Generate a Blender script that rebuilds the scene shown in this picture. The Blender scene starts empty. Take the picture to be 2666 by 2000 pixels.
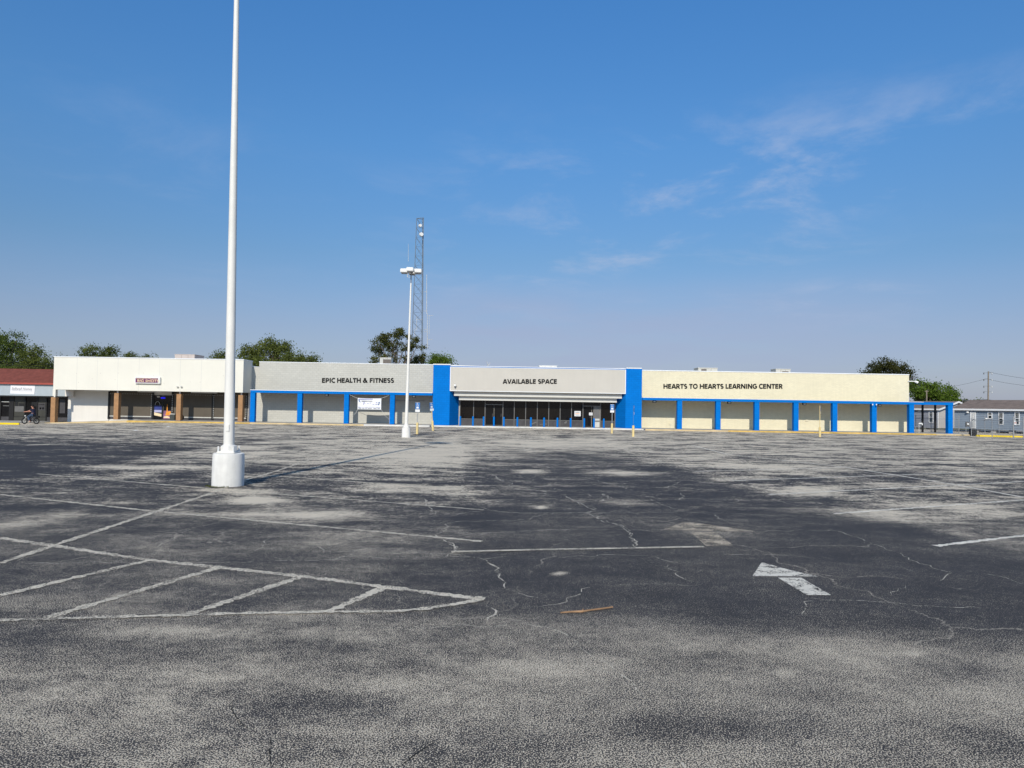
import bpy, bmesh, math, random
import numpy as np
from mathutils import Vector, Matrix, noise as mnoise
R = math.radians
rnd = random.Random(7)
scene = bpy.context.scene
COL = scene.collection

# ------------------------------------------------------------------ camera
EYE = 2.1
FPX = 1850.0                       # focal length in pixels of the 2666 px wide photograph
PITCH = math.atan(54 / FPX)
ROLL = 0.0165
CAMROT = Matrix.Rotation(math.pi / 2 + PITCH, 3, 'X') @ Matrix.Rotation(ROLL, 3, 'Z')
cam_d = bpy.data.cameras.new('camera')
cam_d.sensor_width = 36.0
cam_d.lens = FPX / 2666 * 36.0
cam_d.clip_start = 0.1
cam_d.clip_end = 6000
cam = bpy.data.objects.new('camera', cam_d)
COL.objects.link(cam)
cam.location = (0, 0, EYE)
cam.rotation_euler = CAMROT.to_euler()
scene.camera = cam

# ------------------------------------------------------------------ light
SUN_EL = R(33.5)
SUN_OFF = R(9)                     # the sun stands behind the camera, a little to the left
s_dir = Vector((-math.sin(SUN_OFF) * math.cos(SUN_EL), -math.cos(SUN_OFF) * math.cos(SUN_EL), math.sin(SUN_EL)))
sun_d = bpy.data.lights.new('sun', 'SUN')
sun_d.energy = 3.7
sun_d.angle = R(0.5)
sun_d.color = (1.0, 0.93, 0.81)
sun = bpy.data.objects.new('sun', sun_d)
COL.objects.link(sun)
sun.rotation_euler = s_dir.to_track_quat('Z', 'Y').to_euler()
sun.location = (-10, -40, 40)

world = bpy.data.worlds.new('World')
scene.world = world
world.use_nodes = True
wn, wl = world.node_tree.nodes, world.node_tree.links
wn.clear()
out = wn.new('ShaderNodeOutputWorld')
bg = wn.new('ShaderNodeBackground')
sky = wn.new('ShaderNodeTexSky')
sky.sky_type = 'NISHITA'
sky.sun_disc = False
sky.sun_elevation = SUN_EL
sky.sun_rotation = math.pi + SUN_OFF
sky.altitude = 0
sky.air_density = 1.0
sky.dust_density = 0.6
sky.ozone_density = 2.2
bg.inputs['Strength'].default_value = 0.115

def N(nt, kind, **kw):
    n = nt.nodes.new(kind)
    for k, v in kw.items():
        setattr(n, k, v)
    return n
def M2(nt, op, a, b=None, c=None, clamp=False):
    n = nt.nodes.new('ShaderNodeMath'); n.operation = op; n.use_clamp = clamp
    for i, v in enumerate((a, b, c)):
        if v is None: continue
        if isinstance(v, (int, float)): n.inputs[i].default_value = v
        else: nt.links.new(v, n.inputs[i])
    return n.outputs[0]
def MR(nt, v, a, b, c=0.0, d=1.0, smooth=False):
    n = nt.nodes.new('ShaderNodeMapRange'); n.clamp = True
    if smooth: n.interpolation_type = 'SMOOTHSTEP'
    nt.links.new(v, n.inputs[0])
    for i, x in enumerate((a, b, c, d)): 
        if isinstance(x, (int, float)): n.inputs[i + 1].default_value = x
        else: nt.links.new(x, n.inputs[i + 1])
    return n.outputs[0]
def MIX(nt, fac, a, b, blend='MIX'):
    n = nt.nodes.new('ShaderNodeMix'); n.data_type = 'RGBA'; n.blend_type = blend
    if isinstance(fac, (int, float)): n.inputs[0].default_value = fac
    else: nt.links.new(fac, n.inputs[0])
    for i, v in ((6, a), (7, b)):
        if isinstance(v, (tuple, list)): n.inputs[i].default_value = (*v[:3], 1)
        else: nt.links.new(v, n.inputs[i])
    return n.outputs[2]
def NOISE(nt, vec, scale, detail=2.0, rough=0.5, dist=0.0):
    n = nt.nodes.new('ShaderNodeTexNoise')
    n.inputs['Scale'].default_value = scale
    n.inputs['Detail'].default_value = detail
    n.inputs['Roughness'].default_value = rough
    n.inputs['Distortion'].default_value = dist
    if vec is not None: nt.links.new(vec, n.inputs['Vector'])
    return n.outputs['Fac']

# thin high cloud laid on a plane above the ground, and the pale band of far air near the horizon
nt = world.node_tree
tc = N(nt, 'ShaderNodeTexCoord')
sep = N(nt, 'ShaderNodeSeparateXYZ')
wl.new(tc.outputs['Generated'], sep.inputs[0])
zz = M2(nt, 'ADD', M2(nt, 'MAXIMUM', sep.outputs[2], 0.0), 0.09)
comb = N(nt, 'ShaderNodeCombineXYZ')
wl.new(M2(nt, 'DIVIDE', sep.outputs[0], zz), comb.inputs[0])
wl.new(M2(nt, 'DIVIDE', sep.outputs[1], zz), comb.inputs[1])
cn = NOISE(nt, comb.outputs[0], 1.7, 8, 0.64, 0.35)
cbig = NOISE(nt, comb.outputs[0], 0.52, 2, 0.5)
wisp = MR(nt, cn, 0.46, 0.74, 0, 1, True)
wisp = M2(nt, 'MULTIPLY', wisp, MR(nt, cbig, 0.38, 0.52, 0, 1, True))
band = M2(nt, 'MULTIPLY', MR(nt, sep.outputs[2], 0.08, 0.20, 0, 1, True), MR(nt, sep.outputs[2], 0.42, 0.30, 0, 1, True))
side = MR(nt, sep.outputs[0], -0.25, 0.25, 0.2, 1, True)
wisp = M2(nt, 'MULTIPLY', M2(nt, 'MULTIPLY', wisp, band), side)
wisp = M2(nt, 'MULTIPLY', wisp, 0.62)
veil = M2(nt, 'MULTIPLY', MR(nt, sep.outputs[2], 0.235, 0.02, 0, 1, True), MR(nt, NOISE(nt, comb.outputs[0], 0.6, 4, 0.5), 0.3, 0.75, 0.55, 1.0))
ramp = N(nt, 'ShaderNodeValToRGB')
wl.new(sep.outputs[2], ramp.inputs['Fac'])
el = ramp.color_ramp.elements
el[0].position = 0.0; el[0].color = (.55, .535, .68, 1)
el[1].position = 1.0; el[1].color = (.78, .95, 1.08, 1)
for p_, c_ in ((.10, (.58, .585, .72, 1)), (.20, (.53, .70, .84, 1)), (.34, (.53, .90, 1.16, 1)), (.50, (.50, 1.02, 1.42, 1)), (.62, (.74, .98, 1.15, 1))):
    e_ = el.new(p_); e_.color = c_
c1 = MIX(nt, 1.0, sky.outputs[0], ramp.outputs[0], 'MULTIPLY')
c1 = MIX(nt, M2(nt, 'MULTIPLY', veil, 0.45), c1, (2.8, 3.55, 5.1))
lat = M2(nt, 'DIVIDE', sep.outputs[0], M2(nt, 'MAXIMUM', M2(nt, 'ABSOLUTE', sep.outputs[1]), 0.05))
bank = M2(nt, 'MULTIPLY', MR(nt, sep.outputs[2], 0.19, 0.12, 0, 1, True), MR(nt, lat, -.28, -.02, 0, 1, True))
bank = M2(nt, 'MULTIPLY', bank, MR(nt, lat, .75, .15, .25, 1, True))
bank = M2(nt, 'MULTIPLY', bank, MR(nt, NOISE(nt, comb.outputs[0], 0.9, 5, 0.55), 0.32, 0.62, 0.35, 1, True))
c1 = MIX(nt, M2(nt, 'MULTIPLY', bank, 0.55), c1, (3.2, 3.75, 5.35))
c2 = MIX(nt, wisp, c1, (4.1, 4.7, 6.2))
wl.new(c2, bg.inputs['Color'])
wl.new(bg.outputs[0], out.inputs['Surface'])

scene.view_settings.view_transform = 'Standard'
scene.view_settings.look = 'None'
scene.view_settings.exposure = 0.0
scene.view_settings.gamma = 1.0
scene.view_settings.use_curve_mapping = False

# ------------------------------------------------------------------ helpers: from the photograph to metres
def ray(px, py):
    return CAMROT @ Vector(((px - 1333) / FPX, -(py - 1000) / FPX, -1))
def at(px, py, Y):
    d = ray(px, py); t = Y / d.y
    return Vector((d.x * t, Y, EYE + d.z * t))
def gr(px, py, z=0.0):
    d = ray(px, py); t = (z - EYE) / d.z
    return Vector((d.x * t, d.y * t, z))
def XX(px, Y, py=1070): return at(px, py, Y).x
def ZZ(px, py, Y): return at(px, py, Y).z

def lin(r, g, b):
    f = lambda c: (c / 255) / 12.92 if c <= 10.3 else (((c / 255) + .055) / 1.055) ** 2.4
    return (f(r), f(g), f(b))

def ground_z(x, y):
    def ss(a, b, v):
        t = min(1, max(0, (v - a) / (b - a))); return t * t * (3 - 2 * t)
    return -0.25 * ss(-31, -42, x) * ss(38, 58, y)

# ------------------------------------------------------------------ helpers: materials
def material(name, col, rough=0.7, var=0.06, scale=1.2, bump=0.0, bscale=40.0, metal=0.0, spec=0.3, streak=0.0, kind=None, p=None):
    m = bpy.data.materials.new(name); m.use_nodes = True
    t = m.node_tree; b = t.nodes['Principled BSDF']
    b.inputs['Roughness'].default_value = rough
    b.inputs['Metallic'].default_value = metal
    b.inputs['Specular IOR Level'].default_value = spec
    g = t.nodes.new('ShaderNodeNewGeometry')
    pos = g.outputs['Position']
    n = NOISE(t, pos, scale, 5, 0.6)
    f = MR(t, n, 0.3, 0.7, 1 - var, 1 + var)
    if streak:
        mp = t.nodes.new('ShaderNodeMapping'); mp.inputs['Scale'].default_value = (3.0, 3.0, 0.25)
        t.links.new(pos, mp.inputs[0])
        f = M2(t, 'MULTIPLY', f, MR(t, NOISE(t, mp.outputs[0], 1.6, 4, 0.6), 0.35, 0.75, 1.0, 1 - streak))
    height = None
    if kind == 'block':            # painted masonry courses
        s = t.nodes.new('ShaderNodeSeparateXYZ'); t.links.new(pos, s.inputs[0])
        c = t.nodes.new('ShaderNodeCombineXYZ'); t.links.new(s.outputs[0], c.inputs[0]); t.links.new(s.outputs[2], c.inputs[1])
        br = t.nodes.new('ShaderNodeTexBrick')
        br.inputs['Scale'].default_value = 1.0
        br.inputs['Brick Width'].default_value, br.inputs['Row Height'].default_value, br.inputs['Mortar Size'].default_value = p
        br.inputs['Color1'].default_value = (1, 1, 1, 1); br.inputs['Color2'].default_value = (.93, .93, .93, 1); br.inputs['Mortar'].default_value = (.8, .8, .8, 1)
        br.inputs['Mortar Smooth'].default_value = 0.4
        t.links.new(c.outputs[0], br.inputs['Vector'])
        f = M2(t, 'MULTIPLY', f, br.outputs['Color'])
        height = br.outputs['Fac']
    cm = t.nodes.new('ShaderNodeVectorMath'); cm.operation = 'SCALE'
    cm.inputs[0].default_value = col
    t.links.new(f, cm.inputs['Scale'])
    t.links.new(cm.outputs[0], b.inputs['Base Color'])
    if bump:
        bp = t.nodes.new('ShaderNodeBump'); bp.inputs['Strength'].default_value = bump; bp.inputs['Distance'].default_value = 0.01
        t.links.new(NOISE(t, pos, bscale, 3, 0.6), bp.inputs['Height'])
        t.links.new(bp.outputs[0], b.inputs['Normal'])
    if height is not None:
        bp2 = t.nodes.new('ShaderNodeBump'); bp2.invert = True; bp2.inputs['Strength'].default_value = 0.5; bp2.inputs['Distance'].default_value = 0.008
        t.links.new(height, bp2.inputs['Height']); t.links.new(bp2.outputs[0], b.inputs['Normal'])
    return m

def paint_material(name, col, keep=0.5, soft=0.12, fine=60.0, big=1.3, amp=0.5):
    """worn ground paint: flakes away to the asphalt under it"""
    m = bpy.data.materials.new(name); m.use_nodes = True
    t = m.node_tree; b = t.nodes['Principled BSDF']
    b.inputs['Roughness'].default_value = 0.85; b.inputs['Specular IOR Level'].default_value = 0.15
    g = t.nodes.new('ShaderNodeNewGeometry'); pos = g.outputs['Position']
    n = NOISE(t, pos, fine, 2, 0.6)
    bign = NOISE(t, pos, big, 4, 0.6)
    v = M2(t, 'ADD', n, M2(t, 'MULTIPLY', M2(t, 'SUBTRACT', bign, 0.5), amp))
    a = MR(t, v, 0.5 + (0.5 - keep) * 0.6 - soft, 0.5 + (0.5 - keep) * 0.6 + soft, 0, 1)
    t.links.new(a, b.inputs['Alpha'])
    c = MIX(t, NOISE(t, pos, 2.5, 3, 0.6), tuple(x * 0.8 for x in col), tuple(min(1, x * 1.12) for x in col))
    t.links.new(c, b.inputs['Base Color'])
    return m

def foliage(name, dark, light):
    m = bpy.data.materials.new(name); m.use_nodes = True
    t = m.node_tree; t.nodes.clear()
    o = t.nodes.new('ShaderNodeOutputMaterial'); d = t.nodes.new('ShaderNodeBsdfDiffuse'); tr = t.nodes.new('ShaderNodeBsdfTranslucent')
    mx = t.nodes.new('ShaderNodeMixShader'); mx.inputs[0].default_value = 0.38
    at_ = t.nodes.new('ShaderNodeAttribute'); at_.attribute_name = 'tint'
    g = t.nodes.new('ShaderNodeNewGeometry')
    f = M2(t, 'ADD', M2(t, 'MULTIPLY', at_.outputs['Fac'], 0.6), M2(t, 'MULTIPLY', NOISE(t, g.outputs['Position'], 0.7, 3, 0.6), 0.4))
    c = MIX(t, f, dark, light)
    t.links.new(c, d.inputs['Color']); t.links.new(c, tr.inputs['Color'])
    t.links.new(d.outputs[0], mx.inputs[1]); t.links.new(tr.outputs[0], mx.inputs[2]); t.links.new(mx.outputs[0], o.inputs[0])
    return m

def glass_dark(name, col=(0.008, 0.008, 0.009), rough=0.08):
    return material(name, col, rough, 0.25, 0.8, spec=0.28)

MAT = {}
def mats():
    A = MAT
    A['grey_wall'] = material('grey_painted_block', (.545, .535, .485), .85, .035, .6, kind='block', p=(.4, .2, .012), streak=.03)
    A['grey_stucco'] = material('grey_stucco', (.56, .53, .475), .9, .035, .5, bump=.25, bscale=60, streak=.03)
    A['cream_wall'] = material('cream_painted_brick', (.80, .735, .54), .85, .035, .5, kind='block', p=(.3, .1, .008), streak=.05)
    A['white_fascia'] = material('white_fascia', (.755, .73, .645), .7, .03, .5, streak=.02)
    A['white_wall'] = material('white_wall', (.74, .71, .66), .85, .04, .8, streak=.05)
    A['white'] = material('white_paint', (.80, .78, .73), .5, .04, 2.5, streak=.03)
    A['white_metal'] = material('white_metal', (.78, .78, .76), .4, .03, 2)
    A['concrete_white'] = material('white_painted_concrete', (.80, .785, .745), .75, .08, 3, bump=.6, bscale=22, streak=.16)
    A['blue'] = material('blue_paint', (.0012, .165, .56), .7, .05, 1.0, streak=.04, spec=.06)
    A['blue_block'] = material('blue_painted_block', (.0012, .175, .60), .7, .05, .9, kind='block', p=(.4, .2, .012), spec=.06)
    A['coping_light'] = material('pale_flashing', (.82, .84, .86), .4, .03, 2)
    A['band'] = material('pale_band', (.62, .61, .57), .7, .03, 1, streak=.04)
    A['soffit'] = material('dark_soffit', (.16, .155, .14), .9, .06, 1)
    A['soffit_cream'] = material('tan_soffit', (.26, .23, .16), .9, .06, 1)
    A['roof_flat'] = material('roof_membrane', (.45, .45, .44), .9, .08, .4)
    A['brick_pier'] = material('tan_brick', (.42, .235, .115), .9, .14, 2.2, kind='block', p=(.2, .075, .01))
    A['shutter'] = material('brown_shutter_panel', (.115, .098, .078), .85, .12, 1.1)
    A['dark_frame'] = material('dark_frame', (.016, .015, .015), .45, .1, 2)
    A['alu'] = material('grey_aluminium', (.17, .165, .16), .4, .08, 3, metal=.3)
    A['glass'] = glass_dark('dark_glass')
    A['glass_reflection'] = glass_dark('brown_reflection_glass', (.009, .0075, .006), .12)  # brown reflection on these panes mixed into their base colour
    A['glass_grey'] = glass_dark('greyish_glass', (.055, .055, .048), .2)
    A['panel_dark'] = material('dark_lower_panel', (.065, .062, .066), .5, .25, 1.6)
    A['metal_grey'] = material('galvanised_steel', (.33, .34, .35), .45, .1, 3, metal=.4)
    A['tower'] = material('tower_steel', (.17, .21, .26), .6, .1, 1)
    A['unit'] = material('unit_casing', (.58, .57, .53), .6, .07, 2, streak=.08)
    A['unit_pink'] = material('unit_casing_tan', (.53, .46, .42), .6, .06, 2)
    A['grille'] = material('dark_grille', (.15, .13, .115), .7, .1, 12)
    A['yellow'] = material('yellow_kerb_paint', (.62, .42, .12), .8, .25, 1.4, streak=.15)
    A['yellow_bright'] = material('bright_yellow_kerb_paint', (.82, .60, .015), .7, .12, 1.4)
    A['yellow_pale'] = material('worn_yellow_kerb', (.60, .47, .27), .85, .2, 1.2)
    A['kerb_white'] = material('pale_kerb', (.66, .65, .62), .85, .12, 1.2)
    A['concrete'] = material('concrete_walk', (.40, .385, .35), .9, .12, 1.0, bump=.2)
    A['post_yellow'] = material('cream_yellow_post', (.74, .58, .27), .6, .06, 3)
    A['sign_blue'] = material('blue_sign_sheet', (.035, .17, .46), .4, .05, 3)
    A['sign_white'] = material('white_sign_sheet', (.78, .78, .78), .45, .03, 3)
    A['banner'] = material('white_vinyl_banner', (.80, .80, .82), .5, .03, 1.5)
    A['black_letter'] = material('black_lettering', (.006, .006, .006), .5, .0, 1)
    A['grey_letter'] = material('grey_print', (.16, .16, .16), .6, 0, 1)
    A['purple'] = material('purple_print', (.16, .035, .12), .5, .3, 3)
    A['cream_print'] = material('cream_print', (.85, .66, .42), .5, .03, 3)
    A['lilac_print'] = material('lilac_print', (.42, .42, .62), .5, .03, 3)
    A['navy_print'] = material('navy_print', (.10, .18, .36), .5, .03, 3)
    A['orange_print'] = material('orange_print', (.78, .30, .04), .5, .25, 4)
    A['dusk_print'] = material('blue_dusk_print', (.035, .05, .20), .4, .4, 2)
    A['violet_print'] = material('violet_print', (.24, .11, .20), .5, .35, 3)
    A['black'] = material('black_plastic', (.012, .012, .013), .5, .1, 4)
    A['rubber'] = material('tyre_rubber', (.02, .02, .02), .8, .1, 8)
    A['shingle_red'] = material('red_brown_shingle', (.20, .058, .042), .9, .22, 2.6, bump=.5, bscale=14, kind='block', p=(.35, .16, .012))
    A['eave_red'] = material('red_eave_trim', (.36, .075, .055), .7, .1, 3)
    A['metal_blue'] = material('blue_grey_metal_fascia', (.40, .45, .48), .5, .05, .8, streak=.05)
    A['siding_blue'] = material('blue_grey_siding', (.25, .30, .36), .65, .05, 1.0)
    A['siding_grey'] = material('grey_siding', (.27, .28, .32), .65, .05, 1.0)
    A['siding_sunlit'] = material('sunlit_gable_siding', (.52, .49, .46), .65, .04, 1.0)  # sunlit tone of the gable end put into its siding colour
    A['shingle_brown'] = material('brown_shingle', (.20, .155, .13), .9, .22, 2.0, bump=.4, bscale=12)
    A['trim_white'] = material('white_trim', (.80, .80, .80), .5, .03, 2)
    A['door_pale'] = material('pale_door', (.62, .62, .60), .5, .03, 2)
    A['pane'] = glass_dark('window_pane', (.03, .04, .045), .1)
    A['block_pier'] = material('concrete_block_pier', (.50, .48, .44), .9, .1, 3)
    A['bark'] = material('bark', (.13, .10, .08), .9, .25, 3, bump=.4, bscale=18)
    A['wood_pole'] = material('weathered_pole', (.24, .20, .16), .9, .15, 3)
    A['bolt'] = material('white_bolt', (.70, .70, .68), .5, .04, 3)
    A['lens'] = material('lamp_lens', (.10, .10, .11), .25, .1, 3)
    A['rope'] = material('rope', (.62, .60, .55), .8, .05, 3)
    A['stick'] = material('stripped_stick', (.31, .19, .105), .8, .35, 9, bump=.4, bscale=60)
    A['skin'] = material('skin', (.50, .24, .16), .6, .06, 6)
    A['shirt'] = material('navy_shirt', (.020, .024, .058), .85, .15, 6)
    A['jeans'] = material('blue_jeans', (.045, .075, .135), .85, .2, 8)
    A['hair'] = material('black_hair', (.008, .007, .007), .7, .1, 8)
    A['shoe'] = material('pale_shoe', (.42, .41, .38), .7, .1, 6)
    A['bulb'] = material('white_bulb', (.60, .60, .58), .4, .1, 5)
    A['bin'] = material('dark_bin', (.055, .06, .055), .5, .15, 3)
    A['grass'] = material('grass_and_dirt', (.11, .105, .05), .95, .45, .25, bump=.3, bscale=5)
    A['paper'] = material('white_paper', (.80, .80, .78), .8, .03, 5)
    A['weed'] = foliage('weed_green', (.06, .08, .012), (.17, .17, .03))
    A['leaf_oak'] = foliage('oak_leaves', (.042, .070, .016), (.19, .24, .06))
    A['leaf_mixed'] = foliage('mixed_leaves', (.050, .072, .017), (.20, .225, .06))
    A['leaf_pine'] = foliage('pine_needles', (.040, .052, .016), (.15, .155, .05))
    A['leaf_dark'] = foliage('dark_leaves', (.026, .033, .011), (.11, .11, .036))
    A['leaf_bright'] = foliage('bright_leaves', (.048, .090, .012), (.20, .29, .05))
    A['line'] = paint_material('worn_white_line', (.68, .615, .50), .62, .12, 50, 2.4, .62)
    A['line_faint'] = paint_material('faint_white_line', (.66, .60, .49), .60, .14, 55, 1.6, .6)
    A['arrow'] = paint_material('white_arrow_paint', (.72, .68, .59), .68, .10, 42, 7.0, 1.1)
    A['line_bright'] = paint_material('white_stop_line', (.80, .75, .65), .70, .10, 45, 3.0, .6)
    A['ghost'] = paint_material('worn_arrow_paint', (.54, .465, .36), .52, .14, 44, 3.0, .9)
    A['crack'] = paint_material('sand_filled_crack', (.62, .57, .47), .60, .10, 26, 4.0, 1.0)
    A['crack_dark'] = paint_material('open_crack', (.03, .03, .03), .60, .14, 18, 3.0, .8)
mats()

# ------------------------------------------------------------------ helpers: objects
class MB:
    def __init__(s): s.v = []; s.f = []
    def poly(s, pts):
        i = len(s.v); s.v += [tuple(p) for p in pts]; s.f.append(tuple(range(i, i + len(pts)))); return s
    def box(s, x0, x1, y0, y1, z0, z1):
        if x1 < x0: x0, x1 = x1, x0
        if y1 < y0: y0, y1 = y1, y0
        if z1 < z0: z0, z1 = z1, z0
        i = len(s.v)
        s.v += [(x0, y0, z0), (x1, y0, z0), (x1, y1, z0), (x0, y1, z0), (x0, y0, z1), (x1, y0, z1), (x1, y1, z1), (x0, y1, z1)]
        s.f += [tuple(i + k for k in q) for q in ((0, 3, 2, 1), (4, 5, 6, 7), (0, 1, 5, 4), (1, 2, 6, 5), (2, 3, 7, 6), (3, 0, 4, 7))]
        return s
    def prism(s, pts, h):
        """closed polygon pts extruded by vector h"""
        n = len(pts); i = len(s.v); h = Vector(h)
        s.v += [tuple(p) for p in pts] + [tuple(Vector(p) + h) for p in pts]
        s.f.append(tuple(range(i + n - 1, i - 1, -1))); s.f.append(tuple(range(i + n, i + 2 * n)))
        for k in range(n):
            a, b = i + k, i + (k + 1) % n
            s.f.append((a, b, b + n, a + n))
        return s
    def tube(s, p0, p1, r0, r1=None, n=10, cap=True):
        r1 = r0 if r1 is None else r1
        p0, p1 = Vector(p0), Vector(p1); d = (p1 - p0)
        if d.length < 1e-6: return s
        q = d.to_track_quat('Z', 'Y'); i = len(s.v)
        for p, r in ((p0, r0), (p1, r1)):
            for k in range(n):
                a = 2 * math.pi * k / n
                s.v.append(tuple(p + q @ Vector((r * math.cos(a), r * math.sin(a), 0))))
        for k in range(n):
            b = (k + 1) % n
            s.f.append((i + k, i + b, i + n + b, i + n + k))
        if cap:
            s.f.append(tuple(i + k for k in range(n - 1, -1, -1))); s.f.append(tuple(i + n + k for k in range(n)))
        return s
    def path(s, pts, r, n=8):
        for a, b in zip(pts[:-1], pts[1:]): s.tube(a, b, r, r, n)
        return s
    def lathe(s, c, prof, n=32):
        """profile of (radius, z) about a vertical axis through c"""
        i = len(s.v); c = Vector(c)
        for r, z in prof:
            for k in range(n):
                a = 2 * math.pi * k / n
                s.v.append((c.x + r * math.cos(a), c.y + r * math.sin(a), c.z + z))
        for j in range(len(prof) - 1):
            for k in range(n):
                b = (k + 1) % n
                s.f.append((i + j * n + k, i + j * n + b, i + (j + 1) * n + b, i + (j + 1) * n + k))
        s.f.append(tuple(i + k for k in range(n - 1, -1, -1))); s.f.append(tuple(i + (len(prof) - 1) * n + k for k in range(n)))
        return s
    def torus(s, c, R_, r, axis='Y', n=28, m=8):
        i = len(s.v); c = Vector(c)
        for a in range(n):
            t = 2 * math.pi * a / n
            for b in range(m):
                u = 2 * math.pi * b / m
                rr = R_ + r * math.cos(u)
                s.v.append((c.x + rr * math.cos(t), c.y + r * math.sin(u), c.z + rr * math.sin(t)))
        for a in range(n):
            for b in range(m):
                s.f.append((i + a * m + b, i + a * m + (b + 1) % m, i + ((a + 1) % n) * m + (b + 1) % m, i + ((a + 1) % n) * m + b))
        return s
    def build(s, name, mat, parent=None, org=None, bevel=0.0, smooth=False):
        me = bpy.data.meshes.new(name)
        o_ = Vector(org) if org is not None else (root_loc(parent) if parent else Vector((0, 0, 0)))
        me.from_pydata([tuple(Vector(v) - o_) for v in s.v], [], s.f)
        me.materials.append(mat if not isinstance(mat, str) else MAT[mat])
        bm = bmesh.new(); bm.from_mesh(me)
        bmesh.ops.recalc_face_normals(bm, faces=bm.faces)
        if bevel:
            es = [e for e in bm.edges if len(e.link_faces) == 2 and e.calc_face_angle(0) > 0.6]
            bmesh.ops.bevel(bm, geom=es, offset=bevel, segments=2, affect='EDGES', clamp_overlap=True)
        bm.to_mesh(me); bm.free()
        if smooth:
            me.shade_smooth()
            try: me.set_sharp_from_angle(angle=R(35))
            except Exception: pass
        ob = bpy.data.objects.new(name, me); COL.objects.link(ob)
        if parent: ob.parent = parent
        else: ob.location = o_
        return ob

def root_loc(o):
    while o.parent: o = o.parent
    return Vector(o.location)

def tag(o, label=None, cat=None, group=None, kind=None):
    if label: o['label'] = label
    if cat: o['category'] = cat
    if group: o['group'] = group
    if kind: o['kind'] = kind
    return o
def thing(name, label, cat, loc, group=None):
    o = bpy.data.objects.new(name, None); COL.objects.link(o)
    o.empty_display_size = 0.2
    o.location = loc
    return tag(o, label, cat, group)
def copy_tree(o, parent=None):
    c = o.copy(); COL.objects.link(c)
    if parent: c.parent = parent
    for ch in [x for x in bpy.data.objects if x.parent == o]:
        copy_tree(ch, c)
    return c

def arc(cx, cy, rx, ry, a0, a1, n=10):
    return [(cx + rx * math.cos(R(a0 + (a1 - a0) * k / n)), cy + ry * math.sin(R(a0 + (a1 - a0) * k / n))) for k in range(n + 1)]
Q = .122                              # half the stroke, cap height 1
GLYPH = {                            # advance width, strokes
    ' ': (.36, []), 'I': (.42, [[(.21, 0), (.21, 1)]]),
    'H': (1.0, [[(.17, 0), (.17, 1)], [(.83, 0), (.83, 1)], [(.17, .53), (.83, .53)]]),
    'E': (.78, [[(.17, 0), (.17, 1)], [(.17, Q), (.70, Q)], [(.17, .53), (.66, .53)], [(.17, 1 - Q), (.70, 1 - Q)]]),
    'F': (.74, [[(.17, 0), (.17, 1)], [(.17, .48), (.64, .48)], [(.17, 1 - Q), (.69, 1 - Q)]]),
    'L': (.68, [[(.17, 0), (.17, 1)], [(.17, Q), (.66, Q)]]),
    'T': (.80, [[(.40, 0), (.40, 1)], [(.03, 1 - Q), (.77, 1 - Q)]]),
    'N': (1.04, [[(.17, 0), (.17, 1)], [(.87, 0), (.87, 1)], [(.19, .97), (.85, .03)]]),
    'A': (.96, [[(.09, 0), (.44, .98)], [(.87, 0), (.52, .98)], [(.24, .30), (.72, .30)]]),
    'V': (.92, [[(.10, 1), (.43, .02)], [(.82, 1), (.49, .02)]]),
    'P': (.84, [[(.17, 0), (.17, 1)], [(.17, 1 - Q), (.42, 1 - Q)] + arc(.42, .66, .27, .24, 90, -90) + [(.17, .42)]]),
    'R': (.88, [[(.17, 0), (.17, 1)], [(.17, 1 - Q), (.42, 1 - Q)] + arc(.42, .68, .25, .22, 90, -90) + [(.17, .46)], [(.42, .46), (.76, 0)]]),
    'B': (.88, [[(.17, 0), (.17, 1)], [(.17, 1 - Q), (.42, 1 - Q)] + arc(.42, .715, .23, .185, 90, -90) + [(.17, .53)], [(.42, .53)] + arc(.44, .315, .28, .215, 90, -90) + [(.17, Q)]]),
    'O': (1.08, [arc(.54, .5, .40, .42, 0, 360, 22)]),
    'C': (.86, [arc(.54, .5, .40, .42, 50, 310, 16)]),
    'G': (1.0, [arc(.54, .5, .40, .42, 50, 330, 16) + [(.86, .47)], [(.56, .47), (.96, .47)]]),
    'S': (.76, [arc(.38, .70, .24, .20, 40, 250, 10) + arc(.38, .30, .25, .205, 80, -140, 10)]),
    '&': (1.1, [[(.98, 0), (.36, .72)] + arc(.47, .76, .15, .15, 190, -40, 8) + [(.32, .48)] + arc(.36, .28, .22, .19, 110, 290, 8) + [(.72, .20), (.88, .50)]]),
}
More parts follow.
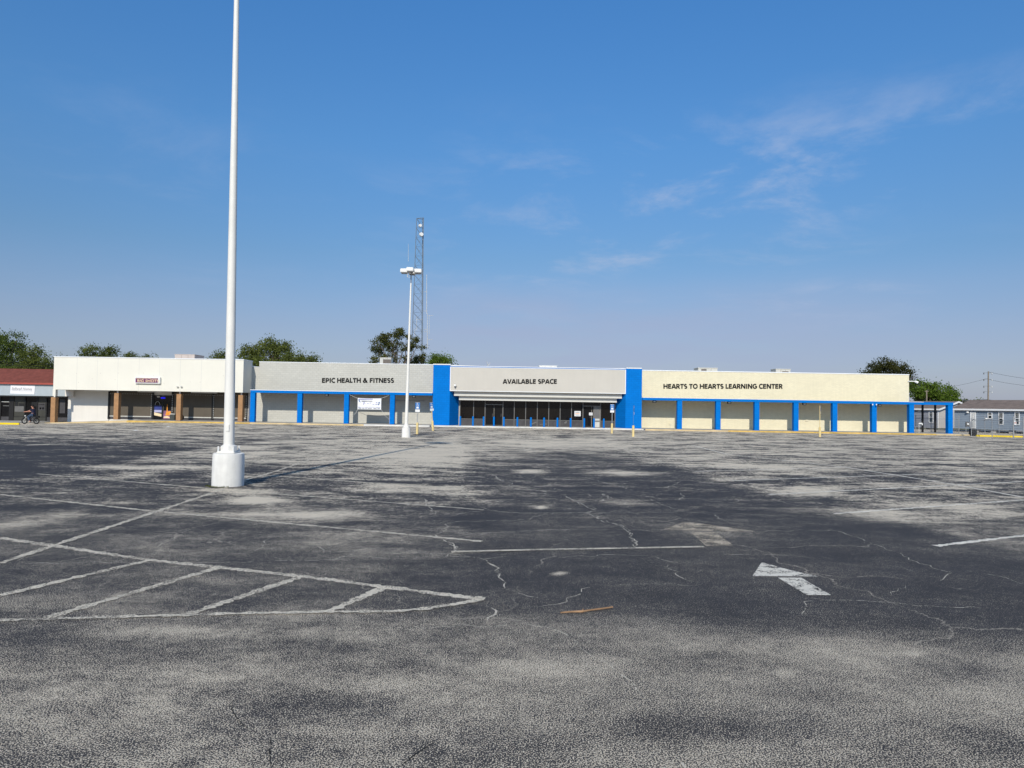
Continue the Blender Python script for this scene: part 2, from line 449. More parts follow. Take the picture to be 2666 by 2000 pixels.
def cap_letters(name, body, px0, px1, py0, py1, Y, mat, thick=.03):
    """bold capitals standing proud of a wall that faces -Y"""
    a, b = at(px0, py1, Y), at(px1, py1, Y)
    h = at(px0, py0, Y).z - a.z; w = b.x - a.x; dz = b.z - a.z
    tot = sum(GLYPH[c][0] for c in body)
    mb = MB(); x = 0
    P = lambda u, v: Vector((a.x + w * u / tot, Y - thick, a.z + dz * u / tot + v * h))
    for c in body:
        adv, strokes = GLYPH[c]
        for k, st in enumerate(strokes):
            L, Rr = [], []
            for i_, q in enumerate(st):
                d0 = Vector(st[i_]) - Vector(st[i_ - 1]) if i_ else Vector(st[1]) - Vector(st[0])
                d1 = Vector(st[i_ + 1]) - Vector(st[i_]) if i_ < len(st) - 1 else d0
                d = (d0.normalized() + d1.normalized())
                d = d.normalized() if d.length > .1 else d1.normalized()
                n = Vector((-d.y, d.x)) * Q
                L.append((x + q[0] + n.x, q[1] + n.y)); Rr.append((x + q[0] - n.x, q[1] - n.y))
            off = Vector((0, -.0012 * k, 0))
            for i_ in range(len(st) - 1):
                mb.prism([P(*L[i_]) + off, P(*L[i_ + 1]) + off, P(*Rr[i_ + 1]) + off, P(*Rr[i_]) + off], (0, thick - .001, 0))
        x += adv
    return mb.build(name, mat, org=(a.x, Y, (a.z + b.z) / 2))

def text_mesh(name, body, px0, px1, py0, py1, Y, mat, parent=None, bold=0.0, tilt=0.0, proud=0.03, shear=0.0, thick=0.015):
    """raised lettering on a face towards -Y, filling the given extent (photo pixels at depth Y)"""
    cu = bpy.data.curves.new(name, 'FONT'); cu.body = body; cu.size = 1; cu.offset = bold; cu.shear = shear; cu.resolution_u = 3
    ob = bpy.data.objects.new(name, cu); COL.objects.link(ob)
    bpy.context.view_layer.update()
    me = bpy.data.meshes.new_from_object(ob.evaluated_get(bpy.context.evaluated_depsgraph_get()))
    bpy.data.objects.remove(ob)
    a, b = at(px0, py1, Y), at(px1, py1, Y)
    h = at(px0, py0, Y).z - a.z
    xs = [v.co.x for v in me.vertices]; ys = [v.co.y for v in me.vertices]
    x0, x1, y0, y1 = min(xs), max(xs), min(ys), max(ys)
    w = b.x - a.x
    dz = b.z - a.z if tilt else 0.0
    zb = a.z if tilt else (a.z + b.z) / 2
    o_ = root_loc(parent) if parent else Vector((a.x, Y, zb))
    for v in me.vertices:
        u = (v.co.x - x0) / (x1 - x0); t = (v.co.y - y0) / (y1 - y0)
        v.co = Vector((a.x + u * w, Y - proud, zb + dz * u + t * h)) - o_
    bm = bmesh.new(); bm.from_mesh(me)
    ex = bmesh.ops.extrude_face_region(bm, geom=bm.faces[:])
    bmesh.ops.translate(bm, vec=(0, thick, 0), verts=[g for g in ex['geom'] if isinstance(g, bmesh.types.BMVert)])
    bmesh.ops.recalc_face_normals(bm, faces=bm.faces)
    bm.to_mesh(me); bm.free()
    me.materials.clear(); me.materials.append(MAT[mat])
    o = bpy.data.objects.new(name, me); COL.objects.link(o)
    if parent: o.parent = parent
    else: o.location = o_
    return o

# ================================================================== GROUND
def ss(a, b, v):
    t = np.clip((v - a) / (b - a), 0, 1); return t * t * (3 - 2 * t)

def build_lot():
    ys = [-30.0]
    y = -30.0
    while y < 84:
        if y < 0: st = 3.0
        elif y < 12: st = 0.16
        else: st = 0.16 + (y - 12) * 0.02
        y += st; ys.append(y)
    xs = [0.0]; x = 0.0
    while x < 100:
        x += 0.16 + max(0, x - 6) * 0.035
        xs.append(x)
    xs = np.array(sorted(set([-a for a in xs] + xs))); ys = np.array(ys)
    X, Y = np.meshgrid(xs, ys)
    Z = -0.25 * ss(-31, -42, X) * ss(38, 58, Y)
    nx, ny = len(xs), len(ys)
    verts = np.stack([X, Y, Z], -1).reshape(-1, 3)
    idx = np.arange(nx * ny).reshape(ny, nx)
    f = np.stack([idx[:-1, :-1], idx[:-1, 1:], idx[1:, 1:], idx[1:, :-1]], -1).reshape(-1, 4)
    me = bpy.data.meshes.new('parking_lot')
    me.from_pydata(verts.tolist(), [], f.tolist())
    # how far the black seal coat has worn through to the pale stone
    wob = np.array([mnoise.noise((float(a) * .28, float(c) * .22, 3.1)) + .5 * mnoise.noise((float(a) * .9, float(c) * .7, 8.2)) for a, c in zip(X.ravel(), Y.ravel())]).reshape(X.shape)
    XT = X
    X = X + wob * np.interp(Y, [8, 20, 45], [.35, .5, .8])
    xr = np.interp(Y, [5, 10.8, 15.7, 26.8, 41], [9.2, 7.5, 6.5, 5.4, 4.9])
    xl = np.interp(Y, [8, 17, 31, 48], [-0.3, -0.6, -1.9, -1.6])
    w = np.full_like(X, 0.5)
    inrow_l = ss(-13.6, -12.4, X) * (1 - ss(-0.5, 0.5, X - xl))
    inrow_r = ss(-0.3, 0.5, X - xr) * (1 - ss(20.5, 22.5, X))
    aisle = ss(-0.5, 0.5, X - xl) * (1 - ss(-0.3, 0.5, X - xr))
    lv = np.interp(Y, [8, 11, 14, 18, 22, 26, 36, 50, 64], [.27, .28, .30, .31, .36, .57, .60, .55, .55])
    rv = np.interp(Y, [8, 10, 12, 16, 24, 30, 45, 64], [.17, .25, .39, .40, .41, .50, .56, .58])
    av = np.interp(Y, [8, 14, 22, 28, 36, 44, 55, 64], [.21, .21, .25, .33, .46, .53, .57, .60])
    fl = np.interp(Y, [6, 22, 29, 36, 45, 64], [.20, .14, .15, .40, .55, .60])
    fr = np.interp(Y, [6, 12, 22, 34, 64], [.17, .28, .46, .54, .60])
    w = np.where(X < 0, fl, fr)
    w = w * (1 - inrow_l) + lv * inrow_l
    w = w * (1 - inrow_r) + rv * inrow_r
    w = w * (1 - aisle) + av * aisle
    X = XT
    # the cross lane near the viewer is worn almost everywhere
    edge = wob * .7 + np.interp(X, [-12, -4, 0, 2, 6, 12], [8.0, 7.4, 6.9, 6.7, 6.5, 6.4])
    near = 1 - ss(-0.55, 0.75, Y - edge)
    nv = np.interp(X, [-4, 0, 3], [.42, .445, .45])
    w = w * (1 - near) + nv * near
    # traced stains and bare patches: display px centre, half size, amount
    blobs = [(640, 1113, 150, 13, .30), (545, 1081, 50, 7, .42), (900, 1056, 130, 9, .34), (700, 1165, 150, 20, .14), (330, 1165, 130, 14, .10),
             (930, 985, 130, 20, .22), (60, 1125, 70, 20, .22), (350, 1010, 120, 5, .30), (1145, 1018, 30, 4, .42), (1167, 1096, 14, 3, .5), (1360, 1022, 60, 5, .34),
             (1203, 1238, 13, 3, .5), (917, 1238, 10, 3, .5), (1200, 958, 150, 10, .22), (1540, 1150, 110, 14, .12), (1345, 1085, 60, 9, .18),
             (1900, 1108, 130, 11, .16), (1740, 1062, 100, 8, .18), (2100, 1098, 100, 14, .20), (1640, 1008, 160, 8, .18), (1960, 1405, 28, 6, .30),
             (780, 1525, 150, 22, -.16), (620, 1395, 200, 14, -.16), (1250, 1400, 120, 14, -.12), (1470, 1570, 170, 26, -.16), (2080, 1450, 130, 18, -.12), (300, 1410, 200, 20, -.10),
             (1780, 1400, 260, 30, .10), (1180, 1450, 150, 18, .10), (560, 1465, 250, 22, .10), (1650, 1470, 180, 18, .08), (1750, 1530, 150, 12, .03), (2150, 1600, 90, 30, -.12),
             (1500, 1420, 80, 10, -.12), (560, 1345, 400, 9, -.05), (1150, 1600, 200, 30, -.06), (60, 1380, 120, 25, -.16), (1980, 1285, 60, 6, -.06), (250, 1290, 180, 9, .07), (1690, 1450, 8, 2, .4),
             (470, 1060, 90, 7, .18), (520, 1064, 60, 5, .12)]
    for dx, dy, rx, ry, amp in blobs:
        px, py = dx * 1.2058, dy * 1.2058
        c = gr(px, py); a = gr(px + rx * 1.2058, py); b0 = gr(px, py - ry * 1.2058); b1 = gr(px, py + ry * 1.2058)
        rX = abs(a.x - c.x); rY = abs(b0.y - b1.y) / 2
        d2 = ((X - c.x) / rX) ** 2 + ((Y - (b0.y + b1.y) / 2) / rY) ** 2
        w = w + amp * (1.45 if dy < 1250 and amp > 0 else 1.0) * np.exp(-d2 * 0.9)
    patch = 0.36 + 0.64 * ss(9, 20, Y) + 0.5 * ss(25, 45, Y)
    patch = patch * (1 - 0.30 * aisle * (1 - ss(34, 46, Y)))
    for nm, arr in (('wear', w), ('patch', patch)):
        at_ = me.attributes.new(nm, 'FLOAT', 'POINT')
        at_.data.foreach_set('value', np.clip(arr, 0, 1.6).astype(np.float32).reshape(-1))
    # asphalt
    m = bpy.data.materials.new('worn_asphalt'); m.use_nodes = True
    t = m.node_tree; b = t.nodes['Principled BSDF']
    g = t.nodes.new('ShaderNodeNewGeometry'); pos = g.outputs['Position']
    aw = t.nodes.new('ShaderNodeAttribute'); aw.attribute_name = 'wear'
    ap = t.nodes.new('ShaderNodeAttribute'); ap.attribute_name = 'patch'
    gf = MR(t, ap.outputs['Fac'], 0.36, 1.0, 0.06, 0.46)
    na = M2(t, 'SUBTRACT', NOISE(t, pos, 98, 1.5, 0.5), 0.5); nb_ = M2(t, 'SUBTRACT', NOISE(t, pos, 15, 2.6, 0.85), 0.5)
    n1 = M2(t, 'ADD', M2(t, 'ADD', M2(t, 'MULTIPLY', na, M2(t, 'SUBTRACT', 1.05, M2(t, 'MULTIPLY', gf, 0.9))), M2(t, 'MULTIPLY', nb_, gf)), 0.5)
    n1b = NOISE(t, pos, 13, 3, 0.6)
    n1c = NOISE(t, pos, 4.2, 4, 0.65)
    n2 = NOISE(t, pos, 0.42, 5, 0.62, 0.4)
    mp = t.nodes.new('ShaderNodeMapping'); mp.inputs['Scale'].default_value = (0.55, 1.0, 1.0)
    t.links.new(pos, mp.inputs[0])
    n3 = NOISE(t, mp.outputs[0], 1.35, 7, 0.72, 0.3)
    mp4 = t.nodes.new('ShaderNodeMapping'); mp4.inputs['Scale'].default_value = (0.45, 1.0, 1.0)
    t.links.new(pos, mp4.inputs[0])
    n4 = NOISE(t, mp4.outputs[0], 0.62, 3, 0.6, 0.6)
    grain = n1
    var = M2(t, 'ADD', M2(t, 'MULTIPLY', M2(t, 'SUBTRACT', n2, 0.5), 0.75), M2(t, 'MULTIPLY', M2(t, 'SUBTRACT', n3, 0.5), 1.7))
    var = M2(t, 'ADD', var, M2(t, 'MULTIPLY', M2(t, 'SUBTRACT', n4, 0.5), 0.95))
    w_ = M2(t, 'ADD', aw.outputs['Fac'], M2(t, 'MULTIPLY', var, ap.outputs['Fac']))
    w_ = M2(t, 'ADD', w_, M2(t, 'MULTIPLY', M2(t, 'MULTIPLY', M2(t, 'SUBTRACT', n1b, 0.5), 0.9), ap.outputs['Fac']))
    w_ = M2(t, 'ADD', w_, M2(t, 'MULTIPLY', M2(t, 'MULTIPLY', M2(t, 'SUBTRACT', n1c, 0.5), 0.85), ap.outputs['Fac']))
    w_ = M2(t, 'MINIMUM', M2(t, 'MAXIMUM', w_, 0.06), 0.97)
    thr = M2(t, 'ADD', M2(t, 'MULTIPLY', M2(t, 'SUBTRACT', 0.5, w_), 0.50), 0.5)
    mask = MR(t, grain, M2(t, 'SUBTRACT', thr, 0.028), M2(t, 'ADD', thr, 0.028), 0, 1, True)
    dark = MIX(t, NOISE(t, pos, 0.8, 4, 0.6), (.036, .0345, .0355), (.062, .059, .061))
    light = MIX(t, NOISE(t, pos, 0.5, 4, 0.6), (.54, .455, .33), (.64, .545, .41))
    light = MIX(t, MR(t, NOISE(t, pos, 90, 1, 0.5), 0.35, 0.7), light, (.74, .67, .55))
    # a net of fine sand-filled cracks where the seal coat is still whole
    wv = t.nodes.new('ShaderNodeTexNoise'); wv.inputs['Scale'].default_value = 1.1; wv.inputs['Detail'].default_value = 5; wv.inputs['Roughness'].default_value = 0.55
    t.links.new(pos, wv.inputs['Vector'])
    ws = t.nodes.new('ShaderNodeVectorMath'); ws.operation = 'SCALE'; ws.inputs['Scale'].default_value = 1.0; t.links.new(wv.outputs['Color'], ws.inputs[0])
    wa = t.nodes.new('ShaderNodeVectorMath'); wa.operation = 'ADD'; t.links.new(pos, wa.inputs[0]); t.links.new(ws.outputs[0], wa.inputs[1])
    def net(scale, width, lo, hi):
        vo = t.nodes.new('ShaderNodeTexVoronoi'); vo.feature = 'DISTANCE_TO_EDGE'; vo.voronoi_dimensions = '2D'; vo.inputs['Scale'].default_value = scale
        t.links.new(wa.outputs[0], vo.inputs['Vector'])
        c_ = MR(t, vo.outputs['Distance'], width * 0.5, width, 1, 0)
        return M2(t, 'MULTIPLY', c_, MR(t, NOISE(t, pos, 0.33, 3, 0.6), lo, hi, 0, 1))
    ck = M2(t, 'MAXIMUM', net(0.24, 0.0036, 0.47, 0.55), net(0.5, 0.006, 0.56, 0.64))
    ck = M2(t, 'MULTIPLY', ck, MR(t, NOISE(t, pos, 30, 2, 0.6), 0.38, 0.5, 0.1, 1))
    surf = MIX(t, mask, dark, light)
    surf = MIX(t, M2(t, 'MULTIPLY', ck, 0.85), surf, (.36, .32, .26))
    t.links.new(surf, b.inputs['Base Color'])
    b.inputs['Roughness'].default_value = 0.85
    b.inputs['Specular IOR Level'].default_value = 0.2
    bp = t.nodes.new('ShaderNodeBump'); bp.inputs['Strength'].default_value = 0.45; bp.inputs['Distance'].default_value = 0.006
    t.links.new(grain, bp.inputs['Height']); t.links.new(bp.outputs[0], b.inputs['Normal'])
    me.materials.append(m)
    o = bpy.data.objects.new('parking_lot', me); COL.objects.link(o)
    tag(o, kind='structure')
build_lot()
g_ = MB().poly([(-2500, -2500, -.45), (2500, -2500, -.45), (2500, 3000, -.45), (-2500, 3000, -.45)]).build('ground', 'grass')
tag(g_, kind='structure')

# ---------------------------------------------------------------- painted lines, arrows and cracks (sheets just above the asphalt)
def ribbon(mb, pts, width, z=0.004, jag=0.0, step=0.5, taper=False):
    P = [Vector((p[0], p[1], 0)) for p in pts]
    Q = [P[0]]
    for a, b in zip(P[:-1], P[1:]):
        n = max(1, int((b - a).length / step))
        d = (b - a); nrm = Vector((-d.y, d.x, 0)).normalized()
        for k in range(1, n + 1):
            q = a + d * (k / n)
            if jag and k < n: q += nrm * rnd.gauss(0, jag)
            Q.append(q)
    L = []
    for i, q in enumerate(Q):
        a = Q[max(0, i - 1)]; b = Q[min(len(Q) - 1, i + 1)]
        d = (b - a).normalized(); nrm = Vector((-d.y, d.x, 0))
        w = width * (rnd.uniform(.45, 1.3) if jag else 1.0) / 2
        if taper and i in (0, len(Q) - 1): w *= 0.2
        L.append((q + nrm * w, q - nrm * w))
    i0 = len(mb.v)
    for a, b in L:
        mb.v += [(a.x, a.y, ground_z(a.x, a.y) + z), (b.x, b.y, ground_z(b.x, b.y) + z)]
    for k in range(len(L) - 1):
        mb.f.append((i0 + 2 * k, i0 + 2 * k + 1, i0 + 2 * k + 3, i0 + 2 * k + 2))
def G(*pp): return [gr(px, py) for px, py in pp]

lines = MB()
W = 0.11
for pp in ([(96, 1234), (542, 1272)], [(639, 1280), (1260, 1328)], [(0, 1288), (386, 1330), (1254, 1410)], [(259, 1210), (639, 1234), (1263, 1279)],
           [(386, 1195), (892, 1224), (1263, 1243)], [(450, 1180), (800, 1190), (1205, 1214), (1275, 1219)]):
    ribbon(lines, G(*pp), W, 0.004, .004, .06)
ribbon(lines, G((0, 1401), (392, 1459), (784, 1501), (1257, 1561)), 0.13, 0.0045, .007, .06)
tag(lines.build('parking_lines', 'line'), kind='structure')
rl = MB()
for pp in ([(1903, 1252), (2599, 1228)], [(2002, 1288), (2666, 1254), (2760, 1249)], [(2171, 1338), (2666, 1302)], [(2436, 1422), (2666, 1395), (2800, 1379)], [(1809, 1228), (2201, 1217)]):
    ribbon(rl, G(*pp), .12, 0.004, .004, .06)
ribbon(rl, G((1803, 1160), (1893, 1183), (2201, 1217), (2478, 1261), (2666, 1296)), 0.12, 0.008)
tag(rl.build('parking_lines', 'line_bright'), kind='structure')
l2 = MB()
ribbon(l2, G((0, 1468), (139, 1422), (410, 1332), (554, 1284), (639, 1251), (717, 1228), (874, 1175), (1055, 1139)), 0.12, 0.009, .004, .07)
for pp in ([(0, 1552), (392, 1459)], [(127, 1609), (573, 1478)], [(494, 1600), (784, 1503)], [(856, 1594), (1006, 1528)]):
    ribbon(l2, G(*pp), 0.12, 0.008, .004, .05)
ribbon(l2, G((-300, 1622), (0, 1617), (301, 1608), (603, 1600), (862, 1595), (1025, 1594), (1115, 1586), (1180, 1576), (1225, 1568), (1252, 1563), (1258, 1560), (1250, 1557), (1236, 1556)), 0.09, 0.010, .006, .05)
tag(l2.build('hatched_lines', 'line'), kind='structure')
l3 = MB()
# far stalls that the wear has almost taken
for k in range(6):
    Y = 23.2 + 3.2 * k
    ribbon(l3, [(-12.6, Y + 1.9, 0), (-1.1, Y, 0)], .11, .004)
for k in range(7):
    Y = 23.8 + 3.2 * k
    ribbon(l3, [(6.4, Y, 0), (18.2, Y + 2.6, 0)], .11, .004)
for pp in ([(1063, 1135), (1098, 1121), (1133, 1117)], [(940, 1117), (1010, 1107)], [(545, 1113), (570, 1119)], [(1258, 1129), (1268, 1134)], [(1350, 1123), (1450, 1118)],
           [(1510, 1129), (1580, 1127)], [(1560, 1120), (1595, 1129)], [(1610, 1128), (1645, 1137)], [(1648, 1128), (1705, 1139)], [(1995, 1134), (2004, 1138)], [(2028, 1135), (2040, 1139)],
           [(2065, 1136), (2075, 1141)], [(2100, 1137), (2110, 1142)]):
    ribbon(l3, G(*pp), .12, .006)
tag(l3.build('faded_lines', 'line_faint'), kind='structure')
sl = MB(); ribbon(sl, G((1175, 1438), (1400, 1433), (1833, 1425)), 0.095, 0.011)
tag(sl.build('stop_line', 'line'), kind='structure')
ar = MB()
ar.poly([Vector((p.x, p.y, .005)) for p in G((1982, 1466), (1990, 1466.5), (2060, 1486), (2131, 1502), (1959, 1501))])
ar.poly([Vector((p.x, p.y, .005)) for p in G((2025, 1505), (2086, 1505), (2164, 1550.5), (2101, 1550.5))])
tag(ar.build('painted_arrow', 'arrow'), kind='structure')
ga = MB()
ga.poly([Vector((p.x, p.y, .0035)) for p in G((1725, 1379), (1778, 1360), (1800, 1360), (1968, 1384), (1900, 1384))])
ga.poly([Vector((p.x, p.y, .0037)) for p in G((1798, 1386), (1860, 1386), (1912, 1422), (1838, 1422))])
tag(ga.build('worn_arrow', 'ghost'), kind='structure')

cr = MB()
def b5(*pp): return G(*[(1333 + x / 1.6594, 1100 + y / 1.6594) for x, y in pp])
def b4(*pp): return G(*[(x / 1.6594, 1100 + y / 1.6594) for x, y in pp])
def b7(*pp): return G(*[(900 + x / 2.765, 1100 + y / 2.765) for x, y in pp])
for pts, w in ((b7((1060, 372), (1110, 415), (1200, 440), (1165, 458)), .05), (b7((1200, 460), (1300, 475), (1330, 487), (1800, 487)), .03), (b7((1330, 487), (1440, 495), (1445, 520)), .05),
               (b7((565, 548), (610, 590), (610, 615), (645, 655), (590, 670)), .045), (b7((640, 672), (760, 675), (850, 650), (1000, 632)), .03), (b7((1000, 632), (1100, 645), (1370, 655), (1700, 652), (2212, 655)), .035),
               (b7((1580, 530), (1640, 565), (1780, 610), (1800, 640), (1720, 650)), .04), (b7((1720, 652), (1820, 680), (1840, 710), (2000, 745), (2050, 780), (2055, 820), (2085, 890)), .04),
               (b7((640, 805), (700, 790), (735, 755), (715, 730), (800, 715), (1060, 708), (1300, 700), (1450, 660)), .032), (b7((640, 805), (700, 840), (780, 880), (770, 930), (740, 965)), .05),
               (b7((270, 943), (560, 940), (700, 962), (850, 970), (980, 982), (1150, 968), (1800, 965), (1830, 950), (2200, 958)), .028), (b7((980, 982), (1070, 1030), (1105, 1050), (1090, 1106)), .045),
               (b7((1090, 788), (1250, 788), (1340, 775), (1900, 772)), .022), (b7((1850, 510), (1910, 545)), .05), (b7((1720, 395), (1850, 430), (2000, 470), (2070, 490)), .04), (b7((1950, 310), (2090, 335), (2200, 365)), .05),
               (b7((1970, 240), (2020, 260)), .06), (b7((1095, 262), (1140, 222)), .05), (b7((570, 546), (680, 532)), .03), (b7((0, 945), (80, 920), (270, 900)), .02),
               (b4((2090, 590), (2150, 630), (2170, 680), (2212, 730)), .03), (b4((2130, 225), (2170, 255), (2210, 265)), .04), (b4((1830, 330), (1870, 390)), .035),
               (b4((50, 612), (300, 605), (900, 605), (1450, 592), (1600, 550)), .018), (b4((2120, 800), (2140, 830), (2105, 862)), .05), (b4((1600, 890), (1900, 882), (2212, 875)), .014),
               (b5((0, 725), (70, 752), (180, 770)), .02), (b5((110, 798), (200, 785), (300, 740), (300, 720), (350, 708)), .024), (b5((430, 705), (600, 698), (780, 705)), .016),
               (b5((675, 618), (720, 665), (790, 690)), .03), (b5((440, 465), (900, 462), (1000, 470), (1380, 465), (1500, 500), (1640, 555), (1760, 610), (1900, 650)), .018), (b5((1900, 650), (1860, 680), (1830, 690)), .02),
               (b5((1960, 640), (2080, 660), (2212, 700)), .018), (b5((60, 290), (140, 296), (150, 312)), .04), (b5((230, 318), (280, 345), (360, 380), (310, 395)), .035), (b5((330, 395), (380, 420), (460, 445), (510, 480), (535, 540)), .03),
               (b5((0, 390), (250, 390), (740, 388), (1140, 402), (1380, 410)), .022), (b5((595, 330), (650, 355), (740, 385), (880, 400), (910, 420), (980, 440)), .03), (b5((390, 308), (415, 325), (380, 340)), .04),
               (b5((655, 285), (700, 270), (725, 258)), .05), (b5((730, 305), (745, 320), (720, 335)), .045), (b5((800, 340), (960, 345), (990, 335)), .03), (b5((1200, 575), (1040, 572), (900, 568)), .018),
               (b5((1255, 760), (1400, 768), (1500, 770), (1700, 785), (2050, 808)), .016), (b5((1250, 830), (1270, 800), (1300, 770)), .03), (b5((1640, 745), (1700, 705)), .02), (b5((620, 580), (740, 620)), .02),
               (b5((50, 870), (150, 885), (260, 935), (330, 1000), (440, 1070), (520, 1120), (565, 1180)), .018), (b5((700, 1430), (740, 1480), (770, 1530)), .03), (b5((2010, 835), (2100, 858)), .05),
               (b4((1660, 565), (1800, 565), (1950, 570), (2080, 585)), .02), (b4((350, 185), (400, 178)), .07), (b4((1370, 535), (1400, 560), (1550, 555)), .02), (b4((1100, 560), (1170, 500), (1160, 490)), .015),
               (b4((680, 540), (800, 470), (830, 460)), .018), (b4((1960, 520), (1965, 560), (1930, 580)), .05), (b4((40, 600), (80, 595), (110, 580)), .04)):
    ribbon(cr, pts, max(.012, w * 0.46), 0.0022, 0.028, 0.11, True)
tag(cr.build('pavement_cracks', 'crack'), kind='structure')
cd = MB()
for pts in (b4((1005, 1200), (1000, 1240), (1040, 1300), (1085, 1330)), b4((1175, 1350), (1165, 1410), (1170, 1493)), b4((370, 1493), (400, 1450), (410, 1430)), b4((1720, 1493), (1800, 1430), (1880, 1380)), b4((820, 990), (830, 1020), (900, 950)),
            b4((1360, 1025), (1400, 990)), b4((1040, 1100), (1075, 1080))):
    ribbon(cd, pts, .012, .002, .02, .15, True)
tag(cd.build('open_cracks', 'crack_dark'), kind='structure')

# ---------------------------------------------------------------- walks and kerbs
def kerb(name, x0, x1, y0, z, mat, yb=None):
    mb = MB().box(x0, x1, y0, y0 + 0.16, -0.3, z)
    o = mb.build(name, mat, bevel=0.02); return tag(o, kind='structure')
def walk(x0, x1, y0, y1, z):
    o = MB().box(x0, x1, y0, y1, -0.4, z).build('sidewalk', 'concrete'); return tag(o, kind='structure')
walk(-34.4, -7.3, 63.76, 68.2, .128); walk(-7.3, 12.0, 64.66, 67.2, .11); walk(12.0, 41.2, 63.76, 69.5, .128)
# ramped end of the walk by the white wall
rp = MB(); rp.prism([(-42.6, 64.3, -.24), (-34.4, 64.3, .128), (-34.4, 64.3, -.4), (-42.6, 64.3, -.4)], (0, 4, 0)); tag(rp.build('sidewalk', 'concrete'), kind='structure')
rk = MB(); rk.prism([(-42.0, 64.0, -.21), (-34.4, 64.0, .132), (-34.4, 64.0, -.4), (-42.0, 64.0, -.4)], (0, .3, 0)); tag(rk.build('kerb', 'yellow_pale'), kind='structure')
kerb('kerb', -34.4, -23.4, 63.6, .132, 'yellow'); kerb('kerb', -23.4, -13.2, 63.6, .132, 'yellow_pale'); kerb('kerb', -13.2, -7.3, 63.6, .131, 'kerb_white')
kerb('kerb', -7.3, 12.0, 64.5, .115, 'kerb_white'); kerb('kerb', 12.0, 19.4, 63.6, .131, 'yellow_pale'); kerb('kerb', 19.4, 38.0, 63.6, .132, 'yellow'); kerb('kerb', 38.0, 43.3, 63.6, .11, 'yellow_pale')
walk(-62, -43.4, 59.56, 68.0, -.19)
kerb('kerb', -62, -41.1, 59.4, -.10, 'yellow_bright')
ky = MB()
a, b = gr(2542, 1137), gr(2690, 1140.5)
d = (b - a).normalized(); n_ = Vector((-d.y, d.x, 0))
ky.prism([a, b, b + n_ * .16, a + n_ * .16], (0, 0, .15))
tag(ky.build('kerb', 'yellow_bright', bevel=.02), kind='structure')

# ================================================================== STORE BUILDINGS
YC = 65.1      # front of the arcade columns
YW = 67.5      # shop walls behind the arcades
YF = 65.3      # front of the middle store

def column(root, x, mat, z0, z1, w=.43, d=.43, y=YC, name='column'):
    MB().box(x - w / 2, x + w / 2, y, y + d, z0, z1).build(name, mat, root, bevel=.012)
def wall_lamp(root, x, y, z):
    b_ = MB().box(x - .17, x + .17, y - .16, y, z - .11, z + .11).build('wall_lamp', 'black', root, bevel=.02)
    MB().box(x - .11, x + .11, y - .175, y - .161, z - .07, z + .05).build('lens', 'white_metal', b_)

# ---- grey store
gs = thing('grey_store', 'long grey painted store with blue arcade, left of the middle store', 'store', (-16, YW, 0))
MB().box(-24.05, -7.26, YW, YW + .3, 0, 5.76).build('front_wall', 'grey_wall', gs)
MB().box(-25.2, -24.05, YW + .003, YW + .3, 0, 5.28).build('low_wall', 'grey_wall', gs)
MB().box(-24.07, -7.27, YW - .025, YW + .32, 5.76, 5.82).build('coping', 'coping_light', gs)
MB().box(-25.2, -24.08, YW - .02, YW + .32, 5.28, 5.32).build('coping', 'coping_light', gs)
MB().box(-25.2, -7.3, YW + .3, 104, 0, 5.0).build('rear_body', 'grey_wall', gs)
MB().box(-23.94, -7.28, YC - .02, YC + .26, 2.82, 3.05).build('arcade_beam', 'blue', gs, bevel=.01)
MB().box(-23.96, -7.28, YC - .045, YC + .28, 3.05, 3.10).build('beam_flashing', 'coping_light', gs)
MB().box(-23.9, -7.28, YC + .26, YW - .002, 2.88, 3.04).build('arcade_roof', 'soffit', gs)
for x in (-23.73, -19.42, -15.14, -10.94): column(gs, x, 'blue_block', .128, 2.82)
for px in (857, 917, 1080.5): wall_lamp(gs, XX(px, YW - .6), YC + .9, 2.72)
xa, xb = XX(1030, YW), XX(1063, YW)
MB().box(xa, xb, YW - .03, YW - .003, .13, 2.25).build('steel_door', 'grey_wall', gs, bevel=.006)
MB().box(xa - .6, xb + 1.5, YW - .05, YW - .004, 2.30, 2.36).build('conduit', 'metal_grey', gs)
MB().box(xa - .5, xa - .28, YW - .02, YW - .003, 1.0, 1.25).build('wall_notice', 'sign_white', gs)

# ---- cream store
cs = thing('cream_store', 'long cream painted brick store with blue arcade, right of the middle store', 'store', (25, YW, 0))
xe = XX(2366.5, YW)
MB().box(11.97, xe, YW, YW + .3, 0, 5.54).build('front_wall', 'cream_wall', cs)
MB().box(11.95, xe + .03, YW - .03, YW + .33, 5.54, 5.62).build('coping', 'coping_light', cs)
MB().box(11.98, xe - .003, YW + .3, 104, 0, 5.1).build('rear_body', 'cream_wall', cs)
xpe = 40.45
MB().box(11.97, xpe, YC - .02, YC + .26, 2.72, 2.95).build('arcade_beam', 'blue', cs, bevel=.01)
MB().box(11.97, xe, YC - .045, YC + .28, 2.95, 2.985).build('beam_flashing', 'coping_light', cs)
MB().box(xe, xpe + .02, YC - .045, YC + .28, 2.95, 2.98).build('beam_flashing', 'blue', cs)
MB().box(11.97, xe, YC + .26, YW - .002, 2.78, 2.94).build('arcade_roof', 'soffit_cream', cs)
MB().box(xe, xpe, YC + .26, YW, 2.80, 2.93).build('porch_roof', 'blue', cs)
for x in (15.4, 18.94, 22.48, 26.07, 29.62, 33.23, 36.65, 40.20): column(cs, x, 'blue_block', .10, 2.72, .44)
for px in (1703, 1897.5, 2093, 2288): wall_lamp(cs, XX(px, YC + .9), YC + .9, 2.62)
for px in (2399.8, 2432.6): MB().box(XX(px, YW) - .07, XX(px, YW) + .07, YW - .2, YW - .06, 0, 2.80).build('rear_post', 'dark_frame', cs)
